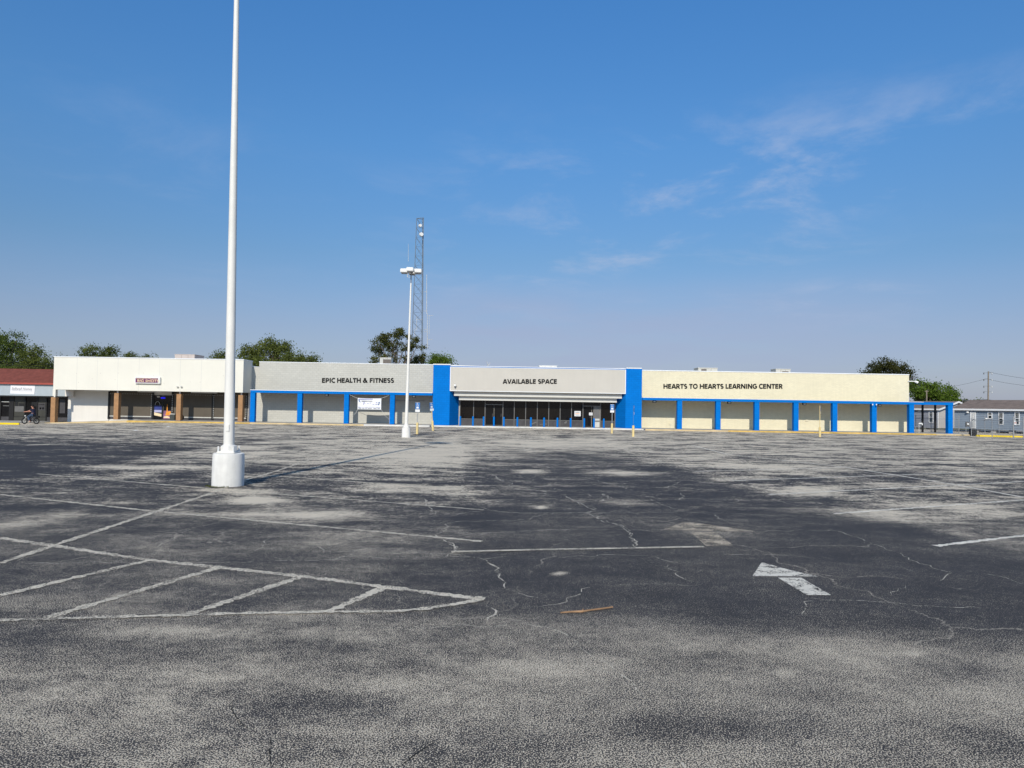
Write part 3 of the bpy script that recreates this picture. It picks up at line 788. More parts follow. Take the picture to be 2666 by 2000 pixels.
ob_ = XX(2100.5, YW)
MB().box(ob_ - .13, ob_ + .13, YW - .06, YW - .003, 1.0, 1.22).build('outlet_box', 'cream_wall', cs, bevel=.01)
ob_ = XX(1744.5, YW)
MB().box(ob_ - .1, ob_ + .1, YW - .06, YW - .003, .45, .65).build('outlet_box', 'cream_wall', cs, bevel=.01)

# ---- middle store
ms = thing('middle_store', 'vacant middle store with two bright blue piers and a stepped grey entrance canopy', 'store', (2.3, YF, 0))
def pilaster(x0, x1, xi, xs, ztop):
    """blue pier with its splayed inner face running back to the shopfront"""
    mb = MB()
    mb.prism([(x0, YF, 0), (x1, YF, 0), (xs, 67.0, 0), (x0, 67.0, 0)], (0, 0, 3.26))
    mb.box(x0, x1, YF, YW + .4, 3.26, ztop)
    p_ = mb.build('pier', 'blue_block', ms)
    MB().box(x0 - .03, x1 + .03, YF - .03, YW + .43, ztop, ztop + .09).build('pier_cap', 'white_metal', p_)
pilaster(-7.26, -5.70, -5.70, -4.98, 5.66)
pilaster(11.95, 10.46, 10.46, 9.75, 5.60)
xfl, xfr = -5.70, 10.46
zt, zb = 5.50, 3.27
MB().box(xfl, xfr, YF - .02, YF + .5, zb, zt).build('fascia', 'grey_stucco', ms)
tr = MB()
tr.box(xfl, xfr, YF - .045, YF - .021, zt - .06, zt).box(xfl, xfr, YF - .045, YF - .021, zb, zb + .05)
tr.box(xfl, xfl + .06, YF - .045, YF - .021, zb + .05, zt - .06).box(xfr - .06, xfr, YF - .045, YF - .021, zb + .05, zt - .06)
tr.build('fascia_trim', 'coping_light', ms)
MB().box(xfl, xfr, YF - .06, YF + .55, zt, zt + .06).build('parapet_cap', 'blue', ms)
MB().box(xfl, xfr, YF - .08, YF + .57, zt + .06, zt + .11).build('cap_flashing', 'coping_light', ms)
MB().prism([(-5.66, YF + .6, 5.6), (-2.9, YF + 1.6, 5.6), (-5.66, YF + 1.6, 5.6)], (0, 0, .10)).build('return_parapet', 'white_metal', ms)
MB().prism([(10.42, YF + .6, 5.55), (6.9, YF + 1.6, 5.55), (10.42, YF + 1.6, 5.55)], (0, 0, .12)).build('return_parapet', 'white_metal', ms)
def band(inset, dy, z0, z1):
    xl_ = XX(1171 + inset, YF + dy, 1030); xr_ = XX(1628 - inset + 2, YF + dy, 1030)
    MB().box(xl_, xr_, YF + dy, 67.0, z0, z1).build('canopy_step', 'band', ms)
band(11, .34, 2.84, 3.268); band(24, .68, 2.46, 2.838)
MB().box(-7.2, 11.9, 67.05, 104, 0, 5.2).build('rear_body', 'grey_stucco', ms)
YG = 66.95
# shopfront: panes between the mullions
mpx = [1197.5, 1233, 1262.8, 1309.4, 1338.9, 1368.6, 1398.9, 1428.7, 1458.3, 1487.9, 1517.6, 1563.4, 1601]
mx = [XX(p, YG) for p in mpx]
kinds = ['glass_reflection', 'glass_reflection', None, 'glass', 'glass_reflection', 'glass_reflection', 'glass_reflection', 'glass_reflection', 'glass', 'glass', None, 'glass_reflection']
for i, k in enumerate(kinds):
    x0, x1 = mx[i] + .04, mx[i + 1] - .04
    if k:
        MB().box(x0, x1, YG + .02, YG + .05, .73, 2.45).build('window_pane', k, ms)
        MB().box(x0, x1, YG, YG + .05, .11, .68).build('lower_panel', 'panel_dark', ms)
        MB().box(x0, x1, YG - .03, YG + .05, .68, .73).build('sill', 'alu', ms)
    else:
        MB().box(x0, x1, YG + .02, YG + .05, 2.13, 2.45).build('transom_pane', 'glass', ms)
        MB().box(x0, x1, YG - .03, YG + .05, 2.06, 2.13).build('transom', 'alu', ms)
        xm = (x0 + x1) / 2
        for q0, q1 in ((x0 + .01, xm - .015), (xm + .015, x1 - .01)):
            if i == 10 and q0 > xm - .1: q1 = x1 - .62
            dr = MB().box(q0, q1, YG + .06, YG + .09, .12, 2.05).build('glass_door', 'glass', ms)
            MB().box(q0, q0 + .05, YG + .03, YG + .059, .12, 2.05).box(q1 - .05, q1, YG + .03, YG + .059, .12, 2.05).box(q0 + .05, q1 - .05, YG + .03, YG + .059, .12, .24).build('door_frame', 'dark_frame', dr)
            MB().tube((q1 - .12, YG + .02, .95), (q1 - .12, YG + .02, 1.25), .015).build('door_pull', 'alu', dr)
        if i == 10:
            MB().box(x1 - .60, x1 - .02, YG + .03, YG + .07, .12, 2.05).build('side_panel', 'alu', ms)
            MB().box(x1 - .58, x1 - .04, YG + .005, YG + .029, .12, .62).box(x1 - .58, x1 - .04, YG + .005, YG + .029, .74, .92).build('side_panel_patch', 'unit', ms)
for i, x in enumerate(mx):
    MB().box(x - .035, x + .035, YG - .04, YG + .06, .11, 2.458).build('mullion', 'alu', ms)
# taped crease marks of loose sheeting on the lower panels and the fallen sash behind the glass
for (p0, p1) in (((1377, 1106), (1395, 1098)), ((1402, 1105), (1422, 1103)), ((1468, 1102), (1474, 1096))):
    u, v = at(*p0, YG - .01), at(*p1, YG - .01)
    MB().prism([u, v, v + Vector((.1, 0, -.08)), u + Vector((.2, 0, -.03))], (0, .008, 0)).build('loose_sheeting', 'alu', ms)
def notice(name, label, px0, px1, py0, py1, mat, rows, Y=YG - .0, cols=('grey_letter',)):
    a_, b_ = at(px0, py1, Y), at(px1, py0, Y)
    root = thing(name, label, 'notice', ((a_.x + b_.x) / 2, Y, a_.z))
    MB().box(a_.x, b_.x, Y - .004, Y + .012, a_.z, b_.z).build('sheet', mat, root)
    h = b_.z - a_.z; w = b_.x - a_.x
    for k in range(rows):
        z = b_.z - h * (k + .9) / (rows + .8)
        MB().box(a_.x + w * .14, b_.x - w * rnd.uniform(.14, .3), Y - .007, Y - .0045, z - h * .05, z + h * .05).build('printed_line', cols[k % len(cols)], root)
notice('window_notice', 'white and tan notice taped inside the shop window left of the right doors', 1495.5, 1511.8, 1070.5, 1083.8, 'sign_white', 3, cols=('grey_letter', 'orange_print', 'grey_letter'))
notice('door_notice', 'small white notice taped to the right glass door of the vacant store', 1533.5, 1542.8, 1074.5, 1081.5, 'sign_white', 2)

# lettering on the parapets
for body, px0, px1, py0, py1, Y, lab in (
        ('EPIC HEALTH & FITNESS', 838.6, 1025, 984.4, 996.8, YW, 'black capital lettering on the grey parapet above the hung banner'),
        ('AVAILABLE SPACE', 1310, 1449.5, 987.3, 999.4, YF - .02, 'black capital lettering on the middle fascia between the blue piers'),
        ('HEARTS TO HEARTS LEARNING CENTER', 1727.5, 2036.8, 999.8, 1012.2, YW, 'black capital lettering on the cream parapet, longest of the three')):
    o = cap_letters('wall_lettering', body, px0 - 1, px1 + 1, py0, py1, Y, 'black_letter')
    tag(o, lab, 'lettering', 'black lettering on the parapets')

# ---- white strip building with tan brick piers
WL, WR, WF = -42.15, -24.72, 65.3
wb = thing('white_store', 'white strip building with a deep plain fascia on tan brick piers', 'store', ((WL + WR) / 2, WF, 0))
MB().box(WL, WR, WF, YW + .05, 2.81, 5.80).build('fascia', 'white_fascia', wb)
MB().box(WL + .25, WR - .01, WF + .02, YW - .02, 2.797, 2.808).build('soffit', 'soffit', wb)  # dark slab added to cut bounced light in the recess under the fascia
MB().box(WL - .03, WR + .03, WF - .04, YW + .1, 5.80, 5.87).build('coping', 'coping_light', wb)
for px in (199.8, 253, 306.5, 361.6, 415, 469, 524, 586):
    x = XX(px, WF, 980); MB().box(x - .012, x + .012, WF - .003, WF + .001, 2.82, 5.79).build('panel_joint', 'band', wb)
for k in range(16):
    x = rnd.uniform(WL + .5, WR - .5); z = rnd.choice([3.75, 4.4]) + rnd.gauss(0, .09)
    MB().box(x - .022, x + .022, WF - .004, WF + .001, z - .03, z + .03).build('anchor_hole', 'unit_pink', wb)
MB().box(WL - .02, WL + .24, WF - .02, WF + .3, 2.2, 2.81).build('fascia_drop', 'white_fascia', wb)
MB().box(WL, WR, YW + .06, 104, -.3, 5.4).build('rear_body', 'white_wall', wb)
YS = YW - .02
def pX(px, Y=YS): return XX(px, Y, 1080)
MB().box(pX(183.5), pX(282), YS, YS + .08, -.3, 2.81).build('white_wall_panel', 'white_wall', wb)
MB().box(pX(643), WR - .02, YS, YS + .08, -.1, 2.81).build('white_wall_panel', 'white_wall', wb)
for p0, p1 in ((283, 396.5), (449, 551), (555, 642)):
    MB().box(pX(p0), pX(p1), YS + .03, YS + .07, .45, 2.81).build('shutter_window', 'shutter', wb)
    MB().box(pX(p0), pX(p1), YS + .03, YS + .07, .13, .36).build('lower_panel', 'panel_dark', wb)
    MB().box(pX(p0), pX(p1), YS - .01, YS + .07, .36, .45).build('sill', 'unit', wb)
for p in (283, 397.2, 448.5, 553, 642.5):
    MB().box(pX(p) - .09, pX(p) + .09, YS - .04, YS + .029, .13, 2.81).build('jamb', 'dark_frame', wb)
sl_ = MB()
for p in (394, 448.5, 556, 641):
    for k in range(13):
        z = .35 + k * .175
        sl_.box(pX(p) - .022, pX(p) + .022, YS - .075, YS - .045, z, z + .085)
for k in range(56):
    x = pX(286) + k * (pX(640) - pX(286)) / 56
    sl_.box(x, x + .085, YS - .07, YS - .045, 2.52, 2.55)
tag(sl_.build('string_lights', 'bulb', wb), kind='stuff')
dx0, dx1 = pX(399), pX(446)
dm = (dx0 + dx1) / 2
for q0, q1, which in ((dx0, dm - .02, 0), (dm + .02, dx1, 1)):
    d_ = MB().box(q0, q1, YS + .03, YS + .06, .14, 2.45).build('entrance_door', 'glass', wb)
    MB().box(q0, q0 + .06, YS, YS + .029, .14, 2.2).box(q1 - .06, q1, YS, YS + .029, .14, 2.2).box(q0 + .06, q1 - .06, YS, YS + .029, 2.1, 2.2).build('door_frame', 'dark_frame', d_)
    w = q1 - q0; c = (q0 + q1) / 2
    yp = YS + .024
    if which == 0:
        MB().box(q0 + .07, q1 - .07, yp, yp + .005, 1.05, 1.45).build('night_city_print', 'dusk_print', d_)
        MB().box(q0 + .07, q1 - .07, yp, yp + .005, .82, 1.05).build('water_print', 'lilac_print', d_)
        MB().prism([(q0 + .07, yp, .82), (q1 - .07, yp, .68), (q1 - .07, yp, .42), (q0 + .07, yp, .55)], (0, .005, 0)).build('bridge_print', 'cream_print', d_)
        arc = MB(); pts = [Vector((c - .05 + .23 * math.cos(a_), yp - .004, 1.5 + .35 * math.sin(a_))) for a_ in np.linspace(0, math.pi, 14)]
        arc.path(pts, .016, 5); arc.build('arch_print', 'unit', d_)
    else:
        MB().box(q0 + .07, q1 - .07, yp, yp + .005, .2, 1.0).build('sunset_print', 'violet_print', d_)
        cc = MB(); n = 18
        cc.poly([(c + .22 + .2 * math.cos(2 * math.pi * k / n), yp - .003, .76 + .2 * math.sin(2 * math.pi * k / n)) for k in range(n)]); cc.build('sun_print', 'orange_print', d_)
        MB().prism([(c - .16, yp - .008, .55), (c - .05, yp - .008, 1.0), (c - .015, yp - .008, 1.62), (c + .015, yp - .008, 1.62), (c + .05, yp - .008, 1.0), (c + .16, yp - .008, .55)], (0, .004, 0)).build('tower_print', 'orange_print', d_)
        MB().prism([(q0 + .1, yp - .006, .42), (c, yp - .006, .5), (q1 - .1, yp - .006, .38), (q1 - .1, yp - .006, .28), (q0 + .1, yp - .006, .32)], (0, .003, 0)).build('street_print', 'cream_print', d_)
        MB().tube((q0 + .1, YS - .03, 1.0), (q0 + .1, YS - .03, 1.4), .018).build('door_pull', 'alu', d_)
MB().box(dm - .55, dm - .3, YS - .005, YS + .02, 2.23, 2.37).build('transom_number', 'unit', wb)
for p0, p1 in ((218, 282), (357, 420), (496, 563)):
    x0, x1 = pX(p0, 66.1), pX(p1, 66.1)
    MB().box(x0, x1, 66.0, 66.25, 2.71, 2.80).build('soffit_light', 'white_metal', wb, bevel=.02)
for i, px in enumerate((140.5, 304.4, 466.5, 627)):
    x = XX(px, 65.7, 1080); zb_ = -.26 if i == 0 else .13
    pr = MB().box(x - .21, x + .21, 65.5, 65.95, zb_, 2.58 if i else 2.1).build('brick_pier', 'brick_pier', wb, bevel=.01)
    MB().tube((x, 65.72, 2.58 if i else 2.1), (x, 65.72, 2.81 if i else 2.2), .075).build('pier_post', 'white_metal', pr)
for px in (463, 473):
    v = at(px, 1008.3, WF)
    fl_ = MB().lathe((v.x, WF - .10, v.z - .03), [(.03, 0), (.085, .02), (.085, .09), (.05, .14)], 14).box(v.x - .03, v.x + .03, WF - .06, WF, v.z, v.z + .05).build('flood_lamp', 'unit', wb)

# neon sign in the entrance: a lit blue tube panel
v0, v1 = at(420, 1033.5, YS + .03), at(430, 1039, YS + .03)
neon_m = bpy.data.materials.new('blue_neon'); neon_m.use_nodes = True
nb = neon_m.node_tree.nodes['Principled BSDF']; nb.inputs['Base Color'].default_value = (.02, .02, .2, 1)
nb.inputs['Emission Color'].default_value = (.02, .02, 1, 1); nb.inputs['Emission Strength'].default_value = .9
ne = MB()
for k in range(4):
    x = v0.x + k * (v1.x - v0.x) / 4
    ne.torus((x + .05, YS - .01, (v0.z + v1.z) / 2), .055, .022, n=14, m=5)
o = ne.build('neon_sign', neon_m, org=(v0.x, YS, v1.z)); tag(o, 'small lit blue neon sign above the poster doors of the white building', 'neon sign')

# box sign on the white fascia
sx0, sx1 = XX(354, WF, 990), XX(419.5, WF, 990); sz1, sz0 = ZZ(386, 982.5, WF), ZZ(386, 999, WF)
bs = thing('box_sign', 'small white box sign with purple face and cream lettering on the white fascia', 'sign', ((sx0 + sx1) / 2, WF, sz0))
MB().box(sx0, sx1, WF - .22, WF, sz0, sz1).build('cabinet', 'white_metal', bs, bevel=.015)
MB().box(sx0 + .08, sx1 - .18, WF - .226, WF - .221, sz0 + .08, sz1 - .08).build('face', 'purple', bs)
text_mesh('lettering', 'BIG SHOTS', 357.5, 414, 988.5, 995.3, WF - .226, 'cream_print', bs, bold=.02, tilt=0, proud=.006, thick=.005)
ln = MB()
zz_ = sz1 - .15
for q0, q1 in ((sx0 + .15, sx0 + .75), (sx1 - .85, sx1 - .25)): ln.box(q0, q1, WF - .232, WF - .227, zz_ - .015, zz_ + .015)
m_ = (sx0 + sx1) / 2 - .05
for k in range(9):
    a_ = math.pi * (k + .5) / 9
    ln.box(m_ + .40 * math.cos(a_) - .035, m_ + .40 * math.cos(a_) + .035, WF - .232, WF - .227, zz_ - .05 + .07 * math.sin(a_), zz_ + .0 + .07 * math.sin(a_))
ln.build('ornament', 'cream_print', bs)

# waste bin by the third pier
bx = XX(451.5, 66.6, 1090)
tb = thing('waste_bin', 'dark square waste bin with pale lid beside a brick pier', 'bin', (bx, 66.6, .128))
MB().box(bx - .27, bx + .2, 66.4, 66.85, .13, .66).build('body', 'bin', tb, bevel=.03)
MB().box(bx - .29, bx + .22, 66.38, 66.87, .66, .74).build('lid', 'unit', tb, bevel=.03)
v = at(474, 1094, 66.2)
ty = thing('tyre', 'black tyre leaning behind the third brick pier', 'tyre', (v.x, 66.25, .128))
MB().torus((v.x - .12, 66.25, .40), .20, .075).build('tread', 'rubber', ty, smooth=True)

# ---- red roofed shop at the far left
rs = thing('red_roof_shop', 'low shop at far left with red shingle roof and blue grey metal fascia', 'shop', (-50, 67.2, -.25))
xr_ = XX(190, 67.2)
MB().prism([(-64, 66.95, 3.37), (-64, 69.9, 4.84), (-64, 69.9, 3.0), (-64, 66.95, 3.30)], (64 + WL - .02, 0, 0)).build('roof', 'shingle_red', rs)
MB().box(-64, WL - .02, 66.86, 66.96, 3.27, 3.42).build('eave_trim', 'eave_red', rs)
MB().box(-64, WL - .03, 67.1, 67.3, 2.2, 3.28).build('fascia', 'metal_blue', rs)
MB().box(WL - .03, xr_, 67.1, 67.3, 2.2, 2.80).build('fascia_end', 'white_wall', rs)
MB().box(-64, WL - .02, 68.6, 95, -.4, 3.1).build('rear_body', 'metal_blue', rs)
MB().box(-64, pX(183, 68.1), 67.3, 68.2, 2.1, 2.2).build('soffit', 'soffit', rs)
pan = [(-200, -90, 'glass_grey'), (-88, -40, 'glass'), (-38, 1, 'glass_grey'), (3, 24, 'glass'), (36, 63.5, 'glass_grey'), (66.8, 95.5, 'glass'), (98.5, 119.5, 'glass_grey'), (122.5, 146, 'glass'), (149, 181.5, 'glass')]
YR = 68.0
for p0, p1, mt in pan:
    x0, x1 = XX(p0, YR), XX(p1, YR)
    MB().box(x0, x1, YR + .02, YR + .06, .22, 2.15).build('window_pane', mt, rs)
    MB().box(x0, x1, YR, YR + .06, -.2, .17).build('lower_panel', 'panel_dark' if mt == 'glass' else 'glass_grey', rs)
    MB().box(x0, x1, YR - .01, YR + .06, .17, .22).build('sill', 'dark_frame', rs)
for p0, p1 in ((-90, -88), (-40, -38), (1, 3), (24, 36), (63.5, 66.8), (95.5, 98.5), (119.5, 122.5), (146, 149), (181.5, 184)):
    MB().box(XX(p0, YR), XX(p1, YR), YR - .05, YR + .08, -.22, 2.2).build('mullion', 'dark_frame', rs)
# goods seen through the glass
for p0, p1, y0, y1, mt in ((38.5, 47, 1047, 1057.5, 'black'), (49, 62.5, 1050.5, 1057.5, 'black'), (38, 62, 1058, 1072, 'alu'), (99, 118, 1050, 1068, 'panel_dark'), (102, 116, 1053, 1054, 'unit'), (103, 107, 1061, 1066, 'alu'), (110, 114, 1061, 1066, 'alu'),
                           (4, 26, 1045.5, 1047, 'unit'), (8, 25, 1056, 1057.5, 'alu'), (82, 97, 1047, 1058, 'black'), (155, 170, 1040, 1076, 'panel_dark'), (176, 178.5, 1073, 1078, 'unit')):
    u, w = at(p0, y1, YR), at(p1, y0, YR)
    MB().box(u.x, w.x, YR + .002, YR + .018, u.z, w.z).build('display_goods', mt, rs)
bx0, bx1 = XX(25, 67.1), XX(89.5, 67.1); bz1, bz0 = ZZ(57, 1003, 67.1), ZZ(57, 1025.8, 67.1)
bn = thing('shop_banner', 'white banner with grey italic script on the blue grey fascia', 'banner', ((bx0 + bx1) / 2, 67.1, bz0))
MB().prism([(bx0, 67.07, bz0), (bx1 - .04, 67.07, bz0 - .03), (bx1, 67.07, bz1), ((bx0 + bx1) / 2, 67.07, bz1 - .05), (bx0 + .04, 67.07, bz1)], (0, .012, 0)).build('sheet', 'banner', bn)
text_mesh('lettering', 'Stillwell Homes', 30, 84, 1009, 1016, 67.07, 'grey_letter', bn, bold=0, proud=.006, shear=.3, thick=.005)
MB().box(bx0 + .2, bx1 - .25, 67.062, 67.068, bz0 + .28, bz0 + .30).build('underline', 'grey_letter', bn)

# ---- banner on ropes between two arcade columns
YB = YC + .05
bl, br_, bt, bb = XX(930.7, YB), XX(992, YB), ZZ(960, 1036.7, YB), ZZ(960, 1066.3, YB)
hb = thing('hung_banner', 'white printed vinyl banner on ropes between two blue columns', 'banner', ((bl + br_) / 2, YB, bb))
mb = MB(); nx_, nz_ = 14, 7
for j in range(nz_ + 1):
    for i in range(nx_ + 1):
        u, w = i / nx_, j / nz_
        mb.v.append((bl + (br_ - bl) * u + .02 * (1 - w) * (-1 if u < .5 else 1) * 0, YB + .03 * math.sin(u * 9) * (1 - abs(2 * w - 1) * .5), bb + (bt - bb) * w - .03 * math.sin(math.pi * u) * w))
for j in range(nz_):
    for i in range(nx_):
        k = j * (nx_ + 1) + i; mb.f.append((k, k + 1, k + nx_ + 2, k + nx_ + 1))
mb.build('sheet', 'banner', hb, smooth=True)
yp = YB - .045
def bpx(x, y): return at(920 + x / 22.12, 1010 + y / 22.12, yp)
def bbox(x0, x1, y0, y1, nm, mt):
    u, w = bpx(x0, y1), bpx(x1, y0); MB().box(u.x, w.x, yp - .003, yp, u.z, w.z).build(nm, mt, hb)
bbox(330, 1110, 630, 668, 'printed_band', 'lilac_print')
MB().prism([bpx(280, 660), bpx(340, 650), bpx(360, 740), bpx(420, 820), bpx(330, 790)], (0, .003, 0)).build('swoosh', 'navy_print', hb)
bbox(460, 1090, 755, 772, 'printed_line', 'grey_letter')
for q in ((580, 650, 815, 880), (560, 600, 890, 960), (690, 740, 872, 885), (800, 870, 880, 925), (940, 1040, 825, 838), (930, 1010, 890, 905), (1290, 1370, 820, 850), (1270, 1350, 930, 965), (1100, 1200, 945, 962)):
    bbox(*q, 'printed_mark', 'lilac_print')
for q in ((1440, 1520, 820, 880), (1400, 1480, 920, 970)): bbox(*q, 'printed_mark', 'navy_print')
for q in ((250, 420, 1075, 1135), (440, 640, 1085, 1130), (660, 850, 1085, 1135), (870, 1060, 1085, 1135), (1080, 1240, 1095, 1140), (1260, 1540, 1090, 1140)): bbox(q[0] + 8, q[1] - 8, q[2] + 18, q[3] - 18, 'printed_word', 'lilac_print')
for q in ((290, 460), (500, 640), (680, 790), (830, 1060), (1150, 1330), (1380, 1520)): bbox(q[0], q[1], 1178, 1195, 'printed_word', 'grey_letter')
for p0, p1 in (((910, 1027.5), (931, 1037)), ((1012.5, 1029.5), (992, 1037)), ((931, 1066), (921, 1080)), ((992, 1066), (1013, 1092))):
    u, w = at(*p0, YB), at(*p1, YB)
    mid = (u + w) / 2 - Vector((0, 0, .03 if p0[1] < 1050 else .12))
    MB().path([u, mid, w], .014, 5).build('rope', 'rope', hb)

# security lamps
v = at(1184.8, 1004.7, YF - .02)
sc_ = thing('security_lamp', 'small white security lamp on the middle fascia by the left blue pier', 'lamp', (v.x, YF - .02, v.z))
MB().box(v.x - .10, v.x + .10, YF - .30, YF - .12, v.z - .05, v.z + .13).build('housing', 'white_metal', sc_, bevel=.03)
MB().tube((v.x, YF - .14, v.z), (v.x, YF - .02, v.z + .02), .035).build('arm', 'unit', sc_)
MB().tube((v.x, YF - .21, v.z - .12), (v.x, YF - .21, v.z - .05), .055).build('lens', 'lens', sc_)
v = at(2370, 994.5, YW)
fl = thing('flood_lamp', 'white flood lamp on an arm at the top right corner of the cream wall', 'lamp', (v.x, YW - .05, v.z))
MB().tube((v.x - .25, YW - .06, v.z + .05), (v.x + .38, YW - .25, v.z + .05), .045).build('arm', 'white_metal', fl)
MB().tube((v.x + .28, YW - .28, v.z + .05), (v.x + .52, YW - .34, v.z - .08), .10, .13, 14).build('head', 'white_metal', fl, smooth=True)
v = at(2278, 1053.5, YC - .1)
cm_ = thing('security_camera', 'small white twin security camera on a blue column of the cream store', 'camera', (v.x, YC, v.z))
for s_ in (-.3, .05): MB().tube((v.x + s_, YC - .28, v.z - .02), (v.x + s_ + .14, YC - .02, v.z + .03), .06, .05).build('camera_body', 'white_metal', cm_, smooth=True)

# bollards
names = ['blue steel bollard nearest the left blue pier', 'second blue bollard from the left blue pier', 'blue bollard at the left edge of the left glass doors', 'blue bollard in front of the middle of the left glass doors',
         'blue bollard just right of the left glass doors', 'blue bollard second right of the left glass doors', 'blue bollard left of the middle of the shopfront', 'blue bollard at the middle of the shopfront',
         'blue bollard just right of the shopfront middle', 'blue bollard left of the window with the tan notice', 'blue bollard at the left edge of the right glass doors', 'blue bollard in front of the open right glass door', 'blue steel bollard nearest the right blue pier']
bpx_ = [1198.1, 1231.4, 1259.2, 1285.9, 1311.8, 1347, 1382.2, 1416.5, 1451.3, 1485.7, 1521, 1546.5, 1572]
proto = None
for px, lab in zip(bpx_, names):
    x = XX(px, 64.85, 1098)
    if proto is None:
        proto = thing('bollard', lab, 'bollard', (x, 64.85, .115), 'blue bollards along the shopfront')
        MB().lathe((x, 64.85, .113), [(.085, 0), (.085, .80), (.078, .835), (.05, .865), (.012, .875)], 18).build('post', 'blue', proto, smooth=True)
        MB().lathe((x, 64.85, .113), [(.13, 0), (.13, .012), (.0851, .02)], 18).build('collar', 'blue', proto)
        continue
    c = copy_tree(proto); c.location = (x, 64.85, .115); c['label'] = lab

# accessible parking signs
def parking_sign(px, py, top, lean=0.0, yaw=0.0, label='', panel=True, edge=False, base_h=.75, steel='metal_grey'):
    p = gr(px, py)
    s = thing('parking_sign', label, 'parking sign', p, 'blue accessible parking signs on yellow posts')
    k = p.y / FPX
    H_ = (py - top) * k
    MB().lathe(p, [(.085, 0), (.085, base_h), (.06, base_h + .03), (.03, base_h + .04)], 16).build('base_post', 'post_yellow', s, smooth=True)
    MB().box(p.x - .025, p.x + .025, p.y - .02, p.y + .02, base_h, H_ - .02).build('upright', steel, s)
    w = .155; z1 = H_; y = p.y - .035
    pl = MB().box(p.x - w, p.x + w, y - .004, y, z1 - .46, z1).build('sign_panel', 'sign_blue', s)
    MB().box(p.x - w + .012, p.x + w - .012, y - .007, y - .0045, z1 - .02, z1 - .008).box(p.x - w + .012, p.x + w - .012, y - .007, y - .0045, z1 - .452, z1 - .44).build('sign_border', 'sign_white', pl)
    # wheelchair emblem
    c = Vector((p.x - .01, y - .0065, z1 - .17))
    em = MB()
    pts = [c + Vector((.055 * math.cos(a_), 0, .055 * math.sin(a_))) for a_ in np.linspace(R(130), R(390), 12)]
    em.path(pts, .010, 4)
    em.path([c + Vector((-.02, 0, .12)), c + Vector((-.012, 0, .03)), c + Vector((.05, 0, .03)), c + Vector((.08, 0, -.05))], .011, 4)
    em.tube(c + Vector((-.02, -.001, .14)), c + Vector((-.02, .003, .14)), .0001, .0001, 4)
    em.box(c.x - .04, c.x, y - .009, y - .005, c.z + .125, c.z + .16)
    em.build('emblem', 'sign_white', pl)
    MB().box(p.x - .08, p.x + .08, y - .0085, y - .0045, z1 - .40, z1 - .28).build('emblem', 'sign_white', pl)
    MB().box(p.x - w, p.x + w, y - .004, y, z1 - .64, z1 - .475).build('plate', 'sign_white', s)
    s.rotation_euler = (0, lean, yaw)
    return s
parking_sign(1086, 1130.5, 1048.5, .0, .0, 'upright blue accessible parking sign nearest the white lamp post, on a yellow base')
parking_sign(1127.5, 1122, 1048, -.10, R(35), 'leaning blue parking sign in front of the left blue pier', steel='post_yellow')
parking_sign(1593, 1128.6, 1053, .0, 0, 'upright blue and white parking sign in front of the right blue pier')
parking_sign(1648.5, 1137, 1056, -.0, R(88), 'blue parking sign turned edge-on before the right blue pier', steel='sign_blue')
parking_sign(2134.5, 1138, 1056, .018, R(80), 'parking sign turned edge-on before the cream store wall', steel='post_yellow')

# ================================================================== LAMP POSTS
def lamp_post(px, py, rb, hb_, r0, r1, H_, lean, label, yaw=0.0, seen_heads=True):
    f = gr(px, py); p = Vector((f.x * (f.y + rb) / f.y, f.y + rb, 0))
    t = thing('lamp_post', label, 'lamp post', p, 'white car park lamp posts')
    MB().lathe(p, [(rb, -.1), (rb * 1.0, hb_ * .35), (rb * .985, hb_ * .9), (rb * .96, hb_ * .985), (rb * .88, hb_)], 48).build('concrete_base', 'concrete_white', t, smooth=True)
    q = r0 * 1.75
    bp = MB().box(p.x - q, p.x + q, p.y - q, p.y + q, hb_ - .004, hb_ + .05).build('base_plate', 'white', t, bevel=.02)
    MB().lathe(p, [(r0 * 1.55, hb_ + .05), (r0 * 1.5, hb_ + .17), (r0 * 1.08, hb_ + .2)], 10).build('anchor_boot', 'white', bp, smooth=True)
    for sx in (-1, 1):
        for sy in (-1, 1):
            MB().tube((p.x + sx * q * .82, p.y + sy * q * .82, hb_ + .04), (p.x + sx * q * .82, p.y + sy * q * .82, hb_ + .17), .024, .02, 8).build('anchor_bolt', 'bolt', bp)
    top = p + Vector((H_ * math.tan(lean), 0, H_))
    MB().tube(p + Vector((0, 0, hb_ + .04)), top - Vector((0, 0, .75)), r0, r1, 32).build('shaft', 'white', t, smooth=True)
    hz_ = hb_ + .62
    MB().box(p.x - .05, p.x + .05, p.y - r0 - .012, p.y - r0 + .03, hz_ - .09, hz_ + .09).build('hand_hole_cover', 'white', t, bevel=.012)
    MB().tube(top - Vector((0, 0, .8)), top - Vector((0, 0, .1)), .035, .035, 12).build('tenon', 'metal_grey', t)
    for k, a_ in enumerate((0, 90, 180, 270)):
        a_ = R(a_) + yaw
        u = Vector((math.sin(a_), -math.cos(a_), 0)); s_ = Vector((u.y, -u.x, 0))
        c = top + u * .42
        pts = [c + u * .23 + s_ * .21, c + u * .23 - s_ * .21, c - u * .23 - s_ * .21, c - u * .23 + s_ * .21]
        h_ = MB().prism([x - Vector((0, 0, .12)) for x in pts], (0, 0, .24)).build('lamp_head', 'white_metal', t, bevel=.03)
        MB().prism([c + (x - c) * .8 - Vector((0, 0, .17)) for x in pts], (0, 0, .05)).build('lens', 'lens', h_, bevel=.02)
        MB().tube(top - Vector((0, 0, .02)), c - u * .2, .03, .03, 8).build('arm', 'white_metal', h_)
    return p
p1 = lamp_post(593, 1269, .375, .80, .128, .056, 13.7, -.0095, 'tall white lamp post on a round white base, close by on the left')
